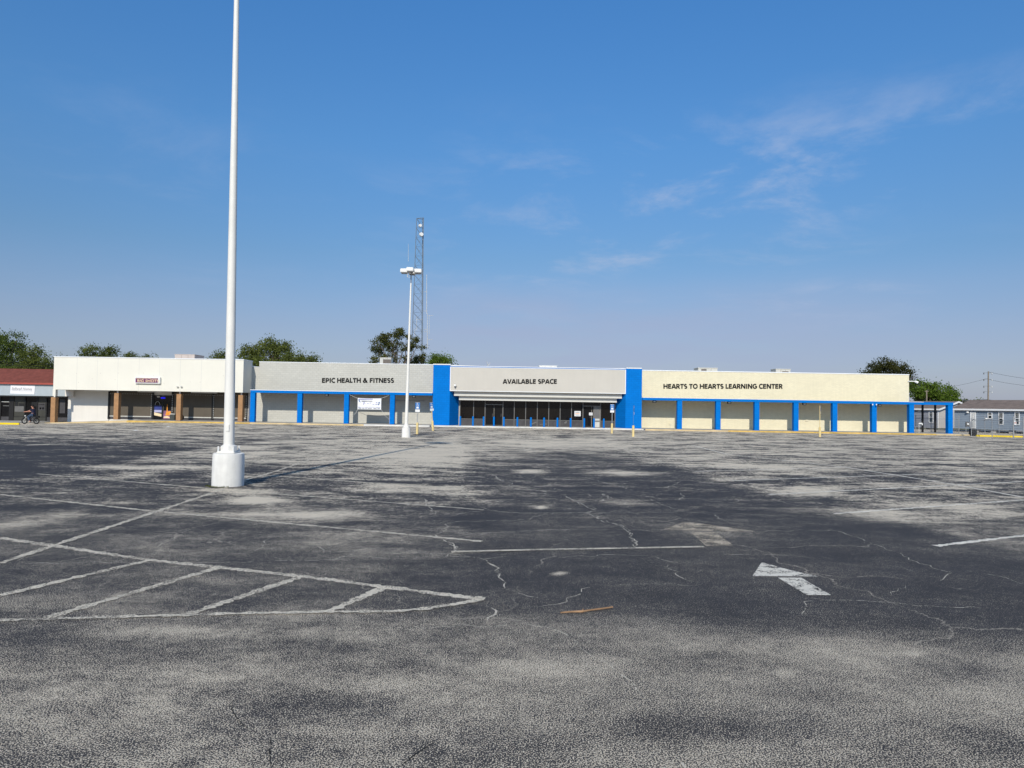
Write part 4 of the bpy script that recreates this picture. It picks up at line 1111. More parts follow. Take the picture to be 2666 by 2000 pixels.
lamp_post(1057, 1139.5, .265, .60, .105, .042, 10.22, .0105, 'white lamp post with square lamp heads, farther off before the grey store', yaw=0)
# weeds at the foot of the near post
wd = MB()
for k in range(90):
    a_ = rnd.uniform(3.4, 5.2); r_ = rnd.uniform(.38, .48)
    x, y = p1.x + r_ * math.cos(a_) - .03, p1.y + r_ * math.sin(a_)
    h_ = rnd.uniform(.01, .05); w_ = .008
    wd.poly([(x - w_, y, 0), (x + w_, y, 0), (x + rnd.gauss(0, .02), y - rnd.uniform(0, .02), h_)])
o = wd.build('weeds', 'weed'); tag(o, 'small weeds at the foot of the near lamp post base', 'weeds', kind='stuff')

# ================================================================== ROOFTOP UNITS
def roof_unit(label, px0, px1, ptop, Y, depth, zb, mat, grille=None, lip=True):
    x0, x1 = XX(px0, Y, ptop), XX(px1, Y, ptop); zt_ = ZZ((px0 + px1) / 2, ptop, Y)
    u = thing('rooftop_unit', label, 'air conditioner', ((x0 + x1) / 2, Y, zb), 'air conditioning units on the roofs')
    MB().box(x0, x1, Y, Y + depth, zb, zt_ - .06).build('casing', mat, u, bevel=.02)
    MB().box(x0 - .03, x1 + .03, Y - .03, Y + depth + .03, zt_ - .06, zt_).build('lid', mat, u)
    se = MB()
    for k in (1, 2): se.box(x0 + (x1 - x0) * k / 3 - .012, x0 + (x1 - x0) * k / 3 + .012, Y - .006, Y - .001, zb + .1, zt_ - .1)
    se.build('panel_seam', 'grille', u)
    if grille:
        g0, g1, gt = grille
        a_, b_ = XX(g0, Y), XX(g1, Y)
        MB().box(a_, b_, Y - .025, Y - .002, zb + .15, zt_ - (zt_ - zb) * gt).build('grille', 'grille', u)
roof_unit('tan roof unit above the plain white fascia', 455, 507, 922.5, 78, 2.4, 5.38, 'unit_pink')
roof_unit('white roof unit with a dark square grille by the pine tree', 989, 1018.5, 931, 76, 1.3, 4.98, 'unit', (994.5, 1015, .10))
roof_unit('low white roof unit above the middle fascia', 1404, 1450, 951.8, 80, 2.0, 5.18, 'white_metal')
roof_unit('white roof unit with a grille at one end, left of two on the cream store', 1818, 1868, 957.5, 75, 1.8, 5.08, 'unit', (1825, 1838.5, .12))
roof_unit('small rounded grey roof unit, right of two on the cream store', 2020, 2058, 960.5, 75, 1.5, 5.08, 'unit', (2036, 2052, .2))
p = at(1269.5, 953, 72)
an = thing('roof_antenna', 'small bare antenna on the roof above the middle fascia', 'antenna', (p.x, 72, 5.18))
MB().tube((p.x, 72, 5.18), (p.x, 72, 6.15), .03, .02, 6).build('mast', 'grille', an)
am = MB()
for k in range(7): am.tube((p.x, 72, 5.85 + k * .04), (p.x + rnd.uniform(-.32, .32), 72 + rnd.uniform(-.2, .2), 6.1 + k * .07), .018, .01, 5)
am.build('whips', 'unit', an)

# ================================================================== RADIO TOWER
TY = 110.0
tw = thing('radio_tower', 'tall grey lattice radio mast rising behind the grey store', 'radio tower', (XX(1086, TY), TY, 0))
ztop = ZZ(1094, 569, TY)
zb_ = 0.0
def leg(k, z):
    f = z / ztop
    # photo: left leg 1068.7 -> 1084.6, right legs near 1101
    xl_ = XX(1068, TY, 948) + (XX(1084.8, TY, 569) - XX(1068, TY, 948)) * f
    x1_ = XX(1102.5, TY, 948) + (XX(1103.5, TY, 569) - XX(1102.5, TY, 948)) * f
    x2_ = XX(1098, TY, 948) + (XX(1099.5, TY, 569) - XX(1098, TY, 948)) * f
    s_ = 1 - .5 * f
    return Vector(((xl_, TY, z), (x1_, TY - .9 * s_, z), (x2_, TY + .9 * s_, z))[k])
for k in range(3): MB().tube(leg(k, zb_), leg(k, ztop), .075, .05, 8).build('leg', 'tower', tw)
br = MB(); nb_ = 21
for j in range(nb_):
    z0, z1 = ztop * j / nb_, ztop * (j + 1) / nb_
    for a_, b_ in ((0, 1), (0, 2), (1, 2)):
        br.tube(leg(a_, z1), leg(b_, z0), .027, .027, 5)
        if (a_, b_) == (0, 2): br.tube(leg(b_, z1), leg(a_, z0), .018, .018, 5)
        if j == nb_ - 1: br.tube(leg(a_, z1), leg(b_, z1), .05, .05, 5)
        br.tube(leg(a_, z0), leg(b_, z0), .012, .012, 4)
br.build('lattice_bracing', 'tower', tw)
lx = MB()
for j in range(120):
    z = 1 + j * (ztop - 8) / 120; c = (leg(1, z) + leg(2, z)) / 2
    lx.box(c.x - .16, c.x + .16, TY - .02, TY + .02, z, z + .04)
lx.build('ladder', 'tower', tw)
for px, py, rr in ((1093.5, 588, .26), (1096.5, 611, .33)):
    q = at(px, py, TY - .8);
    d_ = MB().tube(q, q + Vector((.12, -.25, 0)), rr, rr * .85, 18).build('dish', 'white_metal', tw, smooth=True)
def whip(pxx, y0, y1, r=.05, arm=None):
    a_, b_ = at(pxx, y0, TY), at(pxx, y1, TY)
    m_ = MB().tube(a_, b_, r, r * .7, 6)
    if arm:
        for yy, px2 in arm: m_.tube(at(pxx, yy, TY), at(px2, yy, TY), .03, .03, 5)
    m_.build('antenna', 'unit', tw)
whip(1063, 681, 635, .028); whip(1061, 722, 695, .06, [(716, 1075), (722, 1075)])
whip(1111, 817, 715, .05, [(810, 1103), (760, 1103)]); whip(1112.5, 906, 815, .05, [(822, 1128), (884, 1126), (858, 1103), (864, 1103)])
whip(1117.5, 870, 822, .03); whip(1085, 860, 822, .04, [(832, 1100)]); whip(1080, 875, 855, .04)

# ================================================================== TREES
def make_tree(name, label, px, Y, crown, mat, leaf=.34, n=4200, trunk=.3, limbs=7, group='trees behind the shops', clump=.95, gap=0.0, base_z=-.45, seed=1, tpx=None, cpm=1.0):
    """crown: photo-traced ellipses (px, py, rx, ry) at depth Y, each filled with clumps of leaves"""
    rn = random.Random(seed); leaf *= .8; n = int(n * 1.6)
    k = Y / FPX
    tx = XX(tpx if tpx is not None else px, Y, 950)
    t = thing(name, label, 'tree', (tx, Y, base_z), group)
    E = []
    for (cx, cy, rx, ry) in crown:
        c = at(cx, cy, Y); c.y += rn.uniform(-1.2, 1.2) * min(1, rx * k * .3)
        E.append((c, rx * k, ry * k, max(rx, ry) * k * .85))
    area = sum(e[1] * e[2] for e in E)
    V, F, T = [], [], []
    for (c, rx, rz, ry) in E:
        ne_ = int(n * rx * rz / area)
        nc = max(5, int(5 + cpm * 11 * rx * rz / (clump * 2.2)))
        per = max(8, ne_ // nc)
        for q in range(nc):
            while True:
                v = Vector((rn.uniform(-1, 1), rn.uniform(-1, 1), rn.uniform(-1, 1)))
                if .12 < v.length < 1: break
            if v.length < .55: v = v.normalized() * rn.uniform(.5, .98)
            cc = c + Vector((v.x * rx, v.y * ry, v.z * rz))
            cr_ = clump * rn.uniform(.5, 1.15)
            tint = min(1, max(0, rn.gauss(.45, .26)))
            for l in range(per):
                d = Vector((rn.gauss(0, .5), rn.gauss(0, .5), rn.gauss(0, .36))) * cr_
                p_ = cc + d
                nrm = (Vector((rn.gauss(0, .7), rn.gauss(-.1, .7), rn.gauss(.45, .6))) + d * .5).normalized()
                a1 = nrm.orthogonal().normalized(); a1 = Matrix.Rotation(rn.uniform(0, 6.28), 3, nrm) @ a1; b1 = nrm.cross(a1)
                s_ = leaf * rn.uniform(.45, 1.1)
                i = len(V)
                V += [p_ + a1 * s_ * .5, p_ + b1 * s_ * .28, p_ - a1 * s_ * .5, p_ - b1 * s_ * .28]
                F.append((i, i + 1, i + 2, i + 3)); T += [min(1, max(0, tint + rn.gauss(0, .13)))] * 4
    me = bpy.data.meshes.new('crown')
    o_ = Vector((tx, Y, base_z))
    me.from_pydata([tuple(v - o_) for v in V], [], F)
    a = me.attributes.new('tint', 'FLOAT', 'POINT'); a.data.foreach_set('value', T)
    me.materials.append(MAT[mat])
    ob = bpy.data.objects.new('crown', me); COL.objects.link(ob); ob.parent = t
    # trunk and limbs
    mb = MB(); zlow = min(e[0].z - e[2] for e in E)
    fork = Vector((tx, Y, max(1.5, zlow * .62 + 0.2)))
    b0 = Vector((tx, Y, base_z - .1))
    m1 = b0.lerp(fork, .5) + Vector((rn.gauss(0, .12), 0, 0))
    mb.tube(b0, m1, trunk, trunk * .8, 10); mb.tube(m1, fork, trunk * .8, trunk * .66, 10)
    for q in range(limbs):
        c, rx, rz, ry = E[q % len(E)]
        e_ = c + Vector((rn.uniform(-.7, .7) * rx, rn.uniform(-.6, .6) * ry, rn.uniform(-.2, .75 if mat == 'leaf_pine' else .3) * rz))
        m_ = fork.lerp(e_, .5) + Vector((rn.gauss(0, .35), rn.gauss(0, .35), rn.uniform(.0, .5)))
        mb.tube(fork, m_, trunk * .5, trunk * .32, 8); mb.tube(m_, e_, trunk * .32, trunk * .07, 7)
        for w in range(3):
            f_ = m_.lerp(e_, rn.uniform(.1, .7)); g2 = f_ + Vector((rn.gauss(0, .8), rn.gauss(0, .8), rn.uniform(.1, .9)))
            mb.tube(f_, g2, trunk * .14, trunk * .04, 5)
    mb.build('trunk', 'bark', t, smooth=True)
    return t
make_tree('oak_tree', 'tallest dark oak over the red shingle roof, at the left edge', 8, 96, [(5, 905, 55, 38), (-35, 905, 50, 42), (35, 890, 30, 24), (48, 930, 38, 26), (20, 945, 50, 25), (0, 952, 60, 15), (60, 954, 50, 14), (0, 966, 60, 10), (60, 966, 50, 10), (-40, 955, 40, 16)], 'leaf_oak', .36, 9000, .42, 8, seed=3)
make_tree('oak_tree', 'lower green oak over the red shingle roof, beside the white fascia', 100, 92, [(85, 938, 30, 24), (112, 948, 26, 20), (90, 915, 14, 12), (128, 960, 18, 16), (95, 962, 45, 12), (125, 966, 25, 9), (70, 962, 30, 12)], 'leaf_mixed', .34, 5000, .32, 6, seed=4)
make_tree('oak_tree', 'leafy treetop just above the left half of the white fascia', 252, 98, [(250, 920, 34, 15), (225, 916, 14, 8), (280, 919, 26, 13), (238, 908, 12, 8), (255, 938, 50, 20)], 'leaf_mixed', .33, 3200, .32, 6, seed=5)
make_tree('oak_tree', 'small treetop tip left of the tan roof unit', 355, 104, [(333, 934, 20, 12), (385, 932, 16, 9), (360, 944, 40, 14), (160, 934, 8, 5)], 'leaf_mixed', .33, 2000, .3, 5, seed=6)
make_tree('bushy_tree', 'large bushy olive tree above the gap between white and grey buildings', 705, 96, [(700, 922, 42, 34), (735, 925, 34, 34), (662, 918, 28, 24), (655, 935, 32, 26), (705, 898, 24, 16), (745, 905, 16, 14), (700, 950, 70, 18)], 'leaf_mixed', .36, 7000, .4, 9, seed=7)
make_tree('bushy_tree', 'low rounded green tree right of the large bushy olive tree', 790, 92, [(785, 935, 26, 16), (808, 944, 16, 12), (765, 940, 24, 18)], 'leaf_mixed', .33, 2800, .3, 6, seed=8)
make_tree('bushy_tree', 'spiky sprig of tree just left of the near lamp post', 575, 95, [(575, 928, 10, 12), (563, 934, 10, 8), (590, 935, 14, 8)], 'leaf_mixed', .34, 900, .2, 4, seed=9)
make_tree('pine_tree', 'open airy pine with bare limbs beside the radio tower', 1030, 94, [(990, 893, 24, 15), (1015, 878, 28, 16), (1050, 870, 30, 15), (975, 912, 18, 10), (1070, 890, 20, 20), (1022, 898, 22, 12), (1000, 918, 28, 14), (1058, 905, 22, 14), (975, 938, 26, 9), (1010, 935, 24, 10), (1096, 902, 14, 5), (1060, 930, 14, 10)], 'leaf_pine', .33, 5200, .26, 14, clump=.62, seed=10, tpx=1033, cpm=.62)
make_tree('young_tree', 'low dark tree at the foot of the radio tower', 1082, 99, [(1090, 938, 18, 12), (1100, 930, 9, 8), (1070, 943, 14, 8)], 'leaf_pine', .3, 1300, .18, 5, clump=.6, seed=11)
make_tree('young_tree', 'round bright green tree behind the left blue pier', 1146, 95, [(1143, 936, 18, 13), (1158, 942, 16, 10), (1133, 944, 14, 10)], 'leaf_bright', .33, 2000, .25, 5, seed=12)
make_tree('dense_tree', 'dark domed tree above the right end of the cream store', 2308, 98, [(2308, 962, 42, 26), (2280, 968, 26, 20), (2340, 970, 28, 20), (2308, 945, 24, 12), (2368, 992, 14, 14), (2372, 1010, 12, 18)], 'leaf_dark', .34, 5200, .4, 8, seed=13)
make_tree('broad_tree', 'broad bright green tree rising over the blue porch beam', 2420, 92, [(2400, 1015, 32, 22), (2428, 1016, 28, 22), (2462, 1024, 28, 18), (2484, 1036, 18, 12), (2390, 1035, 30, 22), (2440, 1042, 50, 16)], 'leaf_bright', .35, 6200, .35, 8, seed=14)
make_tree('far_tree', 'hazy low treetop above the white rake of the far trailer home', 2510, 190, [(2512, 1048, 16, 5), (2498, 1050, 12, 5)], 'leaf_dark', .6, 500, .3, 4, seed=15)
make_tree('far_tree', 'hazy low treetop left of the tall utility pole', 2548, 180, [(2545, 1047, 9, 4.5), (2554, 1048, 7, 4)], 'leaf_oak', .6, 400, .3, 4, seed=16)

# ================================================================== TRAILER HOMES
Ld = Vector((-.47, .8827, 0)).normalized(); Gd = Vector((Ld.y, -Ld.x, 0))
def home(name, label, C, length, width, z0, z1, zr, wall, gable, wins, doors, gy=None):
    C = Vector(C); root = thing(name, label, 'trailer home', (C.x, C.y, -.45))
    def P(u, v, z): q = C + Ld * u + Gd * v; return Vector((q.x, q.y, z))
    def wallpt(px, py):
        d = ray(px, py); n = -Gd
        t = (C - Vector((0, 0, EYE))).dot(n) / d.dot(n)
        q = Vector((0, 0, EYE)) + d * t
        return (q - C).dot(Ld), q.z
    def slab(u0, u1, v0, v1, za, zb): 
        return MB().prism([P(u0, v0, za), P(u1, v0, za), P(u1, v1, za), P(u0, v1, za)], (0, 0, zb - za))
    mb = MB(); nc = int((z1 - z0) / .19)
    for k in range(nc):       # lap siding courses
        za, zb = z0 + (z1 - z0) * k / nc, z0 + (z1 - z0) * (k + 1) / nc
        mb.poly([P(0, -.03, za), P(length, -.03, za), P(length, .0, zb), P(0, .0, zb)])
        mb.poly([P(0, -.0, za), P(length, -.0, za), P(length, -.03, za), P(0, -.03, za)])
    mb.prism([P(0.02, .005, z0), P(length - .02, .005, z0), P(length - .02, width - .02, z0), P(.02, width - .02, z0)], (0, 0, z1 - z0))
    mb.build('long_wall', wall, root)
    gb = MB().prism([P(0, 0, z0), P(0, width, z0), P(0, width, z1), P(0, width / 2, zr - .06), P(0, 0, z1)], Ld * .019)
    gb.build('gable_wall', gable, root)
    gl = MB()
    rt = MB()
    ov = .25
    for sgn in (0, 1):
        va, vb = (-ov, width / 2) if sgn == 0 else (width + ov, width / 2)
        ze = z1 - (zr - z1) * ov / (width / 2)
        pts = [P(-.3, va, ze), P(length + .3, va, ze), P(length + .3, vb, zr), P(-.3, vb, zr)]
        rt.prism([q + Vector((0, 0, .02)) for q in pts], (0, 0, .07))
    roof = rt.build('roof', 'shingle_brown', root)
    for uu, vv in ((.3, .8), (.55, 1.3), (.15, 1.6)):
        q = P(length * uu, vv, z1 + (zr - z1) * vv / (width / 2) + .05)
        MB().lathe(q, [(.13, 0), (.13, .12), (.05, .14)], 10).build('roof_vent', 'dark_frame', roof)
    rk_ = MB()
    for va, vb in ((-ov - .02, width / 2), (width + ov + .02, width / 2)):
        ze = z1 - (zr - z1) * ov / (width / 2)
        rk_.prism([P(-.33, va, ze - .12), P(-.33, vb, zr - .10), P(-.33, vb, zr + .10), P(-.33, va, ze + .09)], Ld * .03)
    rk_.build('rake_trim', 'trim_white', root)
    slab(-.3, length + .3, -ov - .05, -ov, z1 - .16, z1 + .02).build('eave_gutter', 'trim_white', root)
    slab(-.06, .06, -.06, -.031, z0, z1 - .05).build('corner_trim', 'trim_white', root)
    for k in range(int(length / 1.75)):
        u = .6 + 1.75 * k
        MB().prism([P(u, .15, -.46), P(u + .5, .15, -.46), P(u + .5, .55, -.46), P(u, .55, -.46)], (0, 0, z0 + .45)).build('block_pier', 'block_pier', root)
    for (p0, p1, y0, y1) in wins:
        u0, za = wallpt(p1, y1); u1, zb = wallpt(p0, y0)
        if u0 > u1: u0, u1 = u1, u0
        f = .07
        fr = MB()
        zm = (za + zb) / 2
        for q in ((u0, u0 + f, za, zb), (u1 - f, u1, za, zb), (u0 + f, u1 - f, za, za + f), (u0 + f, u1 - f, zb - f, zb), (u0 + f, u1 - f, zm - .03, zm + .03)):
            fr.prism([P(q[0], -.08, q[2]), P(q[1], -.08, q[2]), P(q[1], -.03, q[2]), P(q[0], -.03, q[2])], (0, 0, q[3] - q[2]))
        um = (u0 + u1) / 2
        for dz in (.33, .66):
            z = zm + (zb - zm) * dz; fr.prism([P(u0 + f, -.06, z), P(u1 - f, -.06, z), P(u1 - f, -.05, z), P(u0 + f, -.05, z)], (0, 0, .015))
        fr.prism([P(um - .008, -.06, zm), P(um + .008, -.06, zm), P(um + .008, -.05, zm), P(um - .008, -.05, zm)], (0, 0, zb - zm))
        w_ = fr.build('window', 'trim_white', root)
        MB().prism([P(u0 + f, -.045, za + f), P(u1 - f, -.045, za + f), P(u1 - f, -.035, za + f), P(u0 + f, -.035, za + f)], (0, 0, zb - za - 2 * f)).build('pane', 'pane', w_)
    for (p0, p1, y0, y1) in doors:
        u0, za = wallpt(p1, y1); u1, zb = wallpt(p0, y0)
        if u0 > u1: u0, u1 = u1, u0
        fr = slab(u0, u0 + .08, -.10, -.03, za, zb); 
        dr = fr.build('door_frame', 'trim_white', root)
        d_ = slab(u0 + .08, u1 - .08, -.08, -.035, za, zb - .06).build('door', 'door_pale', root)
        slab(u0 + .08, u1, -.10, -.03, zb - .059, zb).build('door_head', 'trim_white', root)
        slab(u1 - .08, u1, -.10, -.03, za, zb - .06).build('door_jamb', 'trim_white', root)
        gz0, gz1 = za + (zb - za) * .5, za + (zb - za) * .86
        slab(u0 + .25, u1 - .25, -.10, -.081, gz0, gz1).build('pane', 'pane', d_)
        gb_ = MB()
        for k in range(3):
            u = u0 + .25 + (u1 - u0 - .5) * (k + .5) / 3; gb_.prism([P(u - .02, -.115, gz0), P(u + .02, -.115, gz0), P(u + .02, -.101, gz0), P(u - .02, -.101, gz0)], (0, 0, gz1 - gz0))
        gb_.build('glazing_bars', 'trim_white', d_)
        MB().prism([P(u0 + .14, -.14, za + 1.0), P(u0 + .2, -.14, za + 1.0), P(u0 + .2, -.081, za + 1.0), P(u0 + .14, -.081, za + 1.0)], (0, 0, .06)).build('handle', 'alu', d_)
        q = P(u1 + .25, -.15, zb - .12); MB().box(q.x - .12, q.x + .12, q.y - .12, q.y + .1, q.z, q.z + .16).build('porch_light', 'white_metal', root, bevel=.03)
        q = P(u0 - 1.1, -.06, zb - .75); MB().box(q.x - .16, q.x + .16, q.y - .06, q.y + .03, q.z, q.z + .12).build('dryer_vent', 'white_metal', root, bevel=.02)
    return root
xc = XX(2443, 84)
home('trailer_home', 'grey sided trailer home with a gable end coloured as sunlit, seen through the blue porch', (xc, 84, 0), 18, 7.2, .17, 2.44, 3.32, 'siding_grey', 'siding_sunlit', [(2418.8, 2430.5, 1071.8, 1100.7), (2390, 2398, 1069.5, 1072)], [])
# the near home runs from its left end towards the viewer
C0 = Vector((XX(2485, 78), 78, 0)); LEN = 17.0
C1 = C0 - Ld * LEN
home('trailer_home', 'blue grey sided trailer home with white windows, cut by the right edge', (C1.x, C1.y, 0), LEN, 7.0, .33, 2.47, 3.40, 'siding_blue', 'siding_blue', [(2572, 2584.3, 1072.5, 1091.2), (2600.3, 2613.3, 1072.2, 1106), (2642.3, 2655.3, 1072.5, 1106.6)], [(2527, 2541.5, 1072.6, 1117)])

# ================================================================== FENCE AND YARD THINGS
def chain_fence(name, label, pts, h, rails, post=.03, gate=False):
    f = thing(name, label, 'gate' if gate else 'fence', pts[0])
    for q in pts:
        MB().tube(q - Vector((0, 0, .3)), q + Vector((0, 0, h)), post, post, 8).build('post', 'metal_grey', f, smooth=True)
    for rz in rails:
        for a_, b_ in zip(pts[:-1], pts[1:]):
            MB().tube(a_ + Vector((0, 0, rz)), b_ + Vector((0, 0, rz)), post * .75, post * .75, 6).build('rail', 'metal_grey', f)
    mb = MB()
    for a_, b_ in zip(pts[:-1], pts[1:]):
        L_ = (b_ - a_).length; d = (b_ - a_) / L_; hh = h - .12; st = .10; n = int((L_ + hh) / st)
        for k in range(n):
            s0 = k * st
            for up in (1, -1):
                u0, z0, u1, z1 = s0 - hh, 0, s0, hh
                if u0 < 0: z0 = -u0; u0 = 0
                if u1 > L_: z1 = hh - (u1 - L_); u1 = L_
                if u1 <= u0: continue
                za, zb = (z0, z1) if up == 1 else (hh - z0, hh - z1)
                mb.tube(a_ + d * u0 + Vector((0, 0, .05 + za)), a_ + d * u1 + Vector((0, 0, .05 + zb)), .0028, .0028, 3, cap=False)
    mb.build('wire_mesh', 'metal_grey', f)
    return f
YN = 68.2
chain_fence('chain_fence', 'chain link fence behind the blue porch, in front of the trailer homes', [Vector((XX(p, YN), YN, 0)) for p in (2384, 2424, 2465, 2496.6)], 1.78, (1.42, ))
pf = [gr(2496.6, 1130.5), gr(2529, 1136.4), ]
chain_fence('chain_fence', 'chain link fence along the bright yellow kerb at the right edge', [gr(2529, 1136.6), gr(2583, 1140), gr(2638, 1143.4)], 1.62, (1.45, .62))
gt = chain_fence('chain_gate', 'chain link gate with a small warning sign at the right edge', [gr(2638.6, 1143.6), gr(2664.5, 1144.6), gr(2700, 1146)], 1.80, (1.45, .12), .04, True)
for p_, t_ in ((2564, 1084), (2601, 1085)):
    q = Vector((XX(p_, YN), YN, 0))
    fp = thing('fence_post', 'slim steel fence post by the blue grey home, %s' % ('left of its long windows' if p_ < 2590 else 'under its middle long window'), 'post', q)
    MB().tube(q - Vector((0, 0, .3)), q + Vector((0, 0, 1.75)), .03, .03, 8).build('post', 'metal_grey', fp)
    MB().lathe(q + Vector((0, 0, 1.75)), [(.036, 0), (.036, .03), (.01, .06)], 8).build('cap', 'metal_grey', fp)
u, w = at(2640.5, 1106.5, gt.location.y - .1), at(2646.5, 1095.5, gt.location.y - .1)
wsg = thing('warning_sign', 'small white and red sign wired to the chain link gate', 'sign', (u.x, gt.location.y - .1, u.z))
MB().box(u.x, w.x, gt.location.y - .11, gt.location.y - .1, u.z, w.z).build('sheet', 'sign_white', wsg)
MB().box(u.x + .02, w.x - .02, gt.location.y - .115, gt.location.y - .111, u.z + .12, u.z + .2).build('red_stripe', 'eave_red', wsg)
# meter stand
q = gr(2522, 1133)
mt_ = thing('meter_stand', 'grey electric meter boxes on a pipe stand by the yellow kerb', 'electric meter', q)
MB().tube(q + Vector((-.25, 0, -.1)), q + Vector((-.25, 0, 1.25)), .03, .03, 8).build('stand_leg', 'metal_grey', mt_)
MB().tube(q + Vector((.2, 0, -.1)), q + Vector((.2, 0, 1.25)), .03, .03, 8).build('stand_leg', 'metal_grey', mt_)
MB().box(q.x - .32, q.x - .06, q.y - .14, q.y, .78, 1.2).build('meter_box', 'alu', mt_, bevel=.02)
MB().tube((q.x - .19, q.y - .22, 1.02), (q.x - .19, q.y - .14, 1.02), .08, .08, 14).build('meter_glass', 'white_metal', mt_)
MB().box(q.x - .03, q.x + .30, q.y - .14, q.y, .75, 1.2).build('breaker_box', 'metal_grey', mt_, bevel=.02)
q = gr(2533, 1135)
bb_ = thing('black_bin', 'black barrel bin behind the meter stand', 'bin', q)
MB().lathe(q, [(.27, -.05), (.30, .1), (.31, .5), (.29, .62), (.22, .66)], 20).build('drum', 'black', bb_, smooth=True)
q = gr(2392.6, 1131)
ps = thing('pipe_stand', 'thin pipe stand with a small pale box beside the last cream wall column', 'pipe', q)
MB().tube(q - Vector((0, 0, .1)), q + Vector((0, 0, 1.0)), .025, .025, 8).build('pipe', 'unit', ps)
MB().box(q.x - .05, q.x + .28, q.y - .06, q.y + .06, .95, 1.06).build('box', 'white_metal', ps, bevel=.02)
MB().tube(q + Vector((.3, 0, .85)), q + Vector((.3, 0, 1.0)), .05, .05, 8).build('valve', 'white_metal', ps)

# utility poles and wires
UY = 150.0
ux = XX(2572, UY, 1040)
up_ = thing('utility_pole', 'tall utility pole with stacked insulators behind the trailer homes', 'utility pole', (ux, UY, -.45))
zt_ = ZZ(2573.5, 967, UY)
MB().tube((ux, UY, -.5), (ux + .12, UY, zt_), .17, .12, 12).build('pole', 'wood_pole', up_, smooth=True)
for yy in (969, 986, 1003.5, 1018):
    z = ZZ(2573, yy, UY)
    MB().tube((ux - .9, UY, z - .15), (ux + .9, UY, z - .15), .04, .04, 6).build('arm', 'metal_grey', up_)
    for s_ in (-.85, .85):
        MB().lathe((ux + s_, UY, z - .5), [(.06, 0), (.13, .08), (.06, .13), (.13, .21), (.06, .26), (.12, .34), (.05, .4)], 8).build('insulator', 'white_metal' if s_ > 0 else 'metal_grey', up_)
wr = MB()
def wire(mb, a_, b_, sag, r, n=10):
    pts = [a_.lerp(b_, k / n) - Vector((0, 0, sag * 4 * (k / n) * (1 - k / n))) for k in range(n + 1)]
    mb.path(pts, r, 4)
top = Vector((ux + .1, UY, zt_ - .1))
wire(wr, top, at(2760, 992, UY - 6), .4, .022); wire(wr, top - Vector((0, 0, 1.6)), at(2760, 1010, UY - 6), .4, .022)
wire(wr, at(2573, 1041, UY), at(2760, 1050, UY - 8), .3, .045); wire(wr, at(2573, 1040.5, UY), at(2380, 1040, UY), .2, .045); wire(wr, at(2572, 1042, UY), at(2400, 1050, UY), .2, .03)
wire(wr, at(2572, 985, UY), at(2380, 1020, UY - 3), .4, .018)
o = wr.build('overhead_wires', 'black', org=top); tag(o, 'dark overhead wires running from the tall utility pole', 'wires')
sx_ = XX(2413.5, 88, 1030)
sp_ = thing('wooden_post', 'slim pale wooden pole standing against the bright green tree', 'pole', (sx_, 88, -.45))
MB().tube((sx_, 88, -.5), (sx_ - .05, 88, ZZ(2413, 1016.5, 88)), .09, .07, 8).build('post', 'wood_pole', sp_, smooth=True)
MB().tube((sx_ - .3, 88, ZZ(2413, 1019, 88)), (sx_ + .2, 88, ZZ(2413, 1019, 88)), .035, .035, 6).build('crossarm', 'wood_pole', sp_)
lw = MB()
wire(lw, at(-60, 936, 84), at(140, 951, 84), .1, .014); wire(lw, at(-60, 941, 84), at(140, 957, 84), .1, .018); wire(lw, at(-60, 946.5, 84), at(140, 956.5, 84), .1, .013)
o = lw.build('overhead_wires', 'black', org=at(0, 945, 84)); tag(o, 'overhead wires crossing the trees above the red shingle roof', 'wires')

# ================================================================== RIDER AND BICYCLE
BY = 61.3; BX = XX(80, BY, 1085); BZ = -.25
def bp_(u, y, z): return Vector((BX - u, BY + y, BZ + z))
bk = thing('electric_bicycle', 'black fat tyred electric bicycle with a white headlight, crossing before the left shop', 'bicycle', (BX, BY, BZ))
for u, nm in ((.52, 'wheel'), (-.50, 'wheel')):
    c = bp_(u, 0, .27)
    wl_ = MB().torus(c, .215, .055, n=30, m=10).build('wheel', 'rubber', bk, smooth=True)
    MB().torus(c, .155, .014, n=26, m=6).build('rim', 'metal_grey', wl_)
    sp = MB()
    for k in range(10):
        a_ = k * .628; sp.tube(c, c + Vector((.15 * math.cos(a_), 0, .15 * math.sin(a_))), .006, .006, 4)
    sp.build('spokes', 'unit', wl_)
    MB().tube(c + Vector((0, -.07, 0)), c + Vector((0, .07, 0)), .05 if u < 0 else .03, None, 12).build('hub', 'black', wl_)
    MB().path([c + Vector((.28 * math.cos(a_), 0, .28 * math.sin(a_))) for a_ in np.linspace(.5, 2.4, 9)], .012, 5).build('mudguard', 'black', wl_)
fr = MB()
fr.tube(bp_(.38, 0, .80), bp_(.34, 0, .58), .035).tube(bp_(.35, 0, .62), bp_(.02, 0, .28), .038).tube(bp_(.02, 0, .28), bp_(-.16, 0, .70), .024)
fr.tube(bp_(.02, 0, .28), bp_(-.50, .06, .27), .018).tube(bp_(.02, 0, .28), bp_(-.50, -.06, .27), .018).tube(bp_(-.14, 0, .62), bp_(-.50, .07, .28), .016).tube(bp_(-.14, 0, .62), bp_(-.50, -.07, .28), .016)
fr.build('frame', 'black', bk, smooth=True)
fk = MB(); fk.tube(bp_(.36, -.07, .60), bp_(.52, -.08, .27), .02).tube(bp_(.36, .07, .60), bp_(.52, .08, .27), .02).tube(bp_(.36, -.08, .60), bp_(.36, .08, .60), .025)
fk.build('fork', 'unit', bk)
hb_ = MB(); hb_.tube(bp_(.38, 0, .78), bp_(.43, 0, 1.0), .022).tube(bp_(.43, 0, 1.0), bp_(.44, -.26, 1.03), .016).tube(bp_(.43, 0, 1.0), bp_(.44, .26, 1.03), .016)
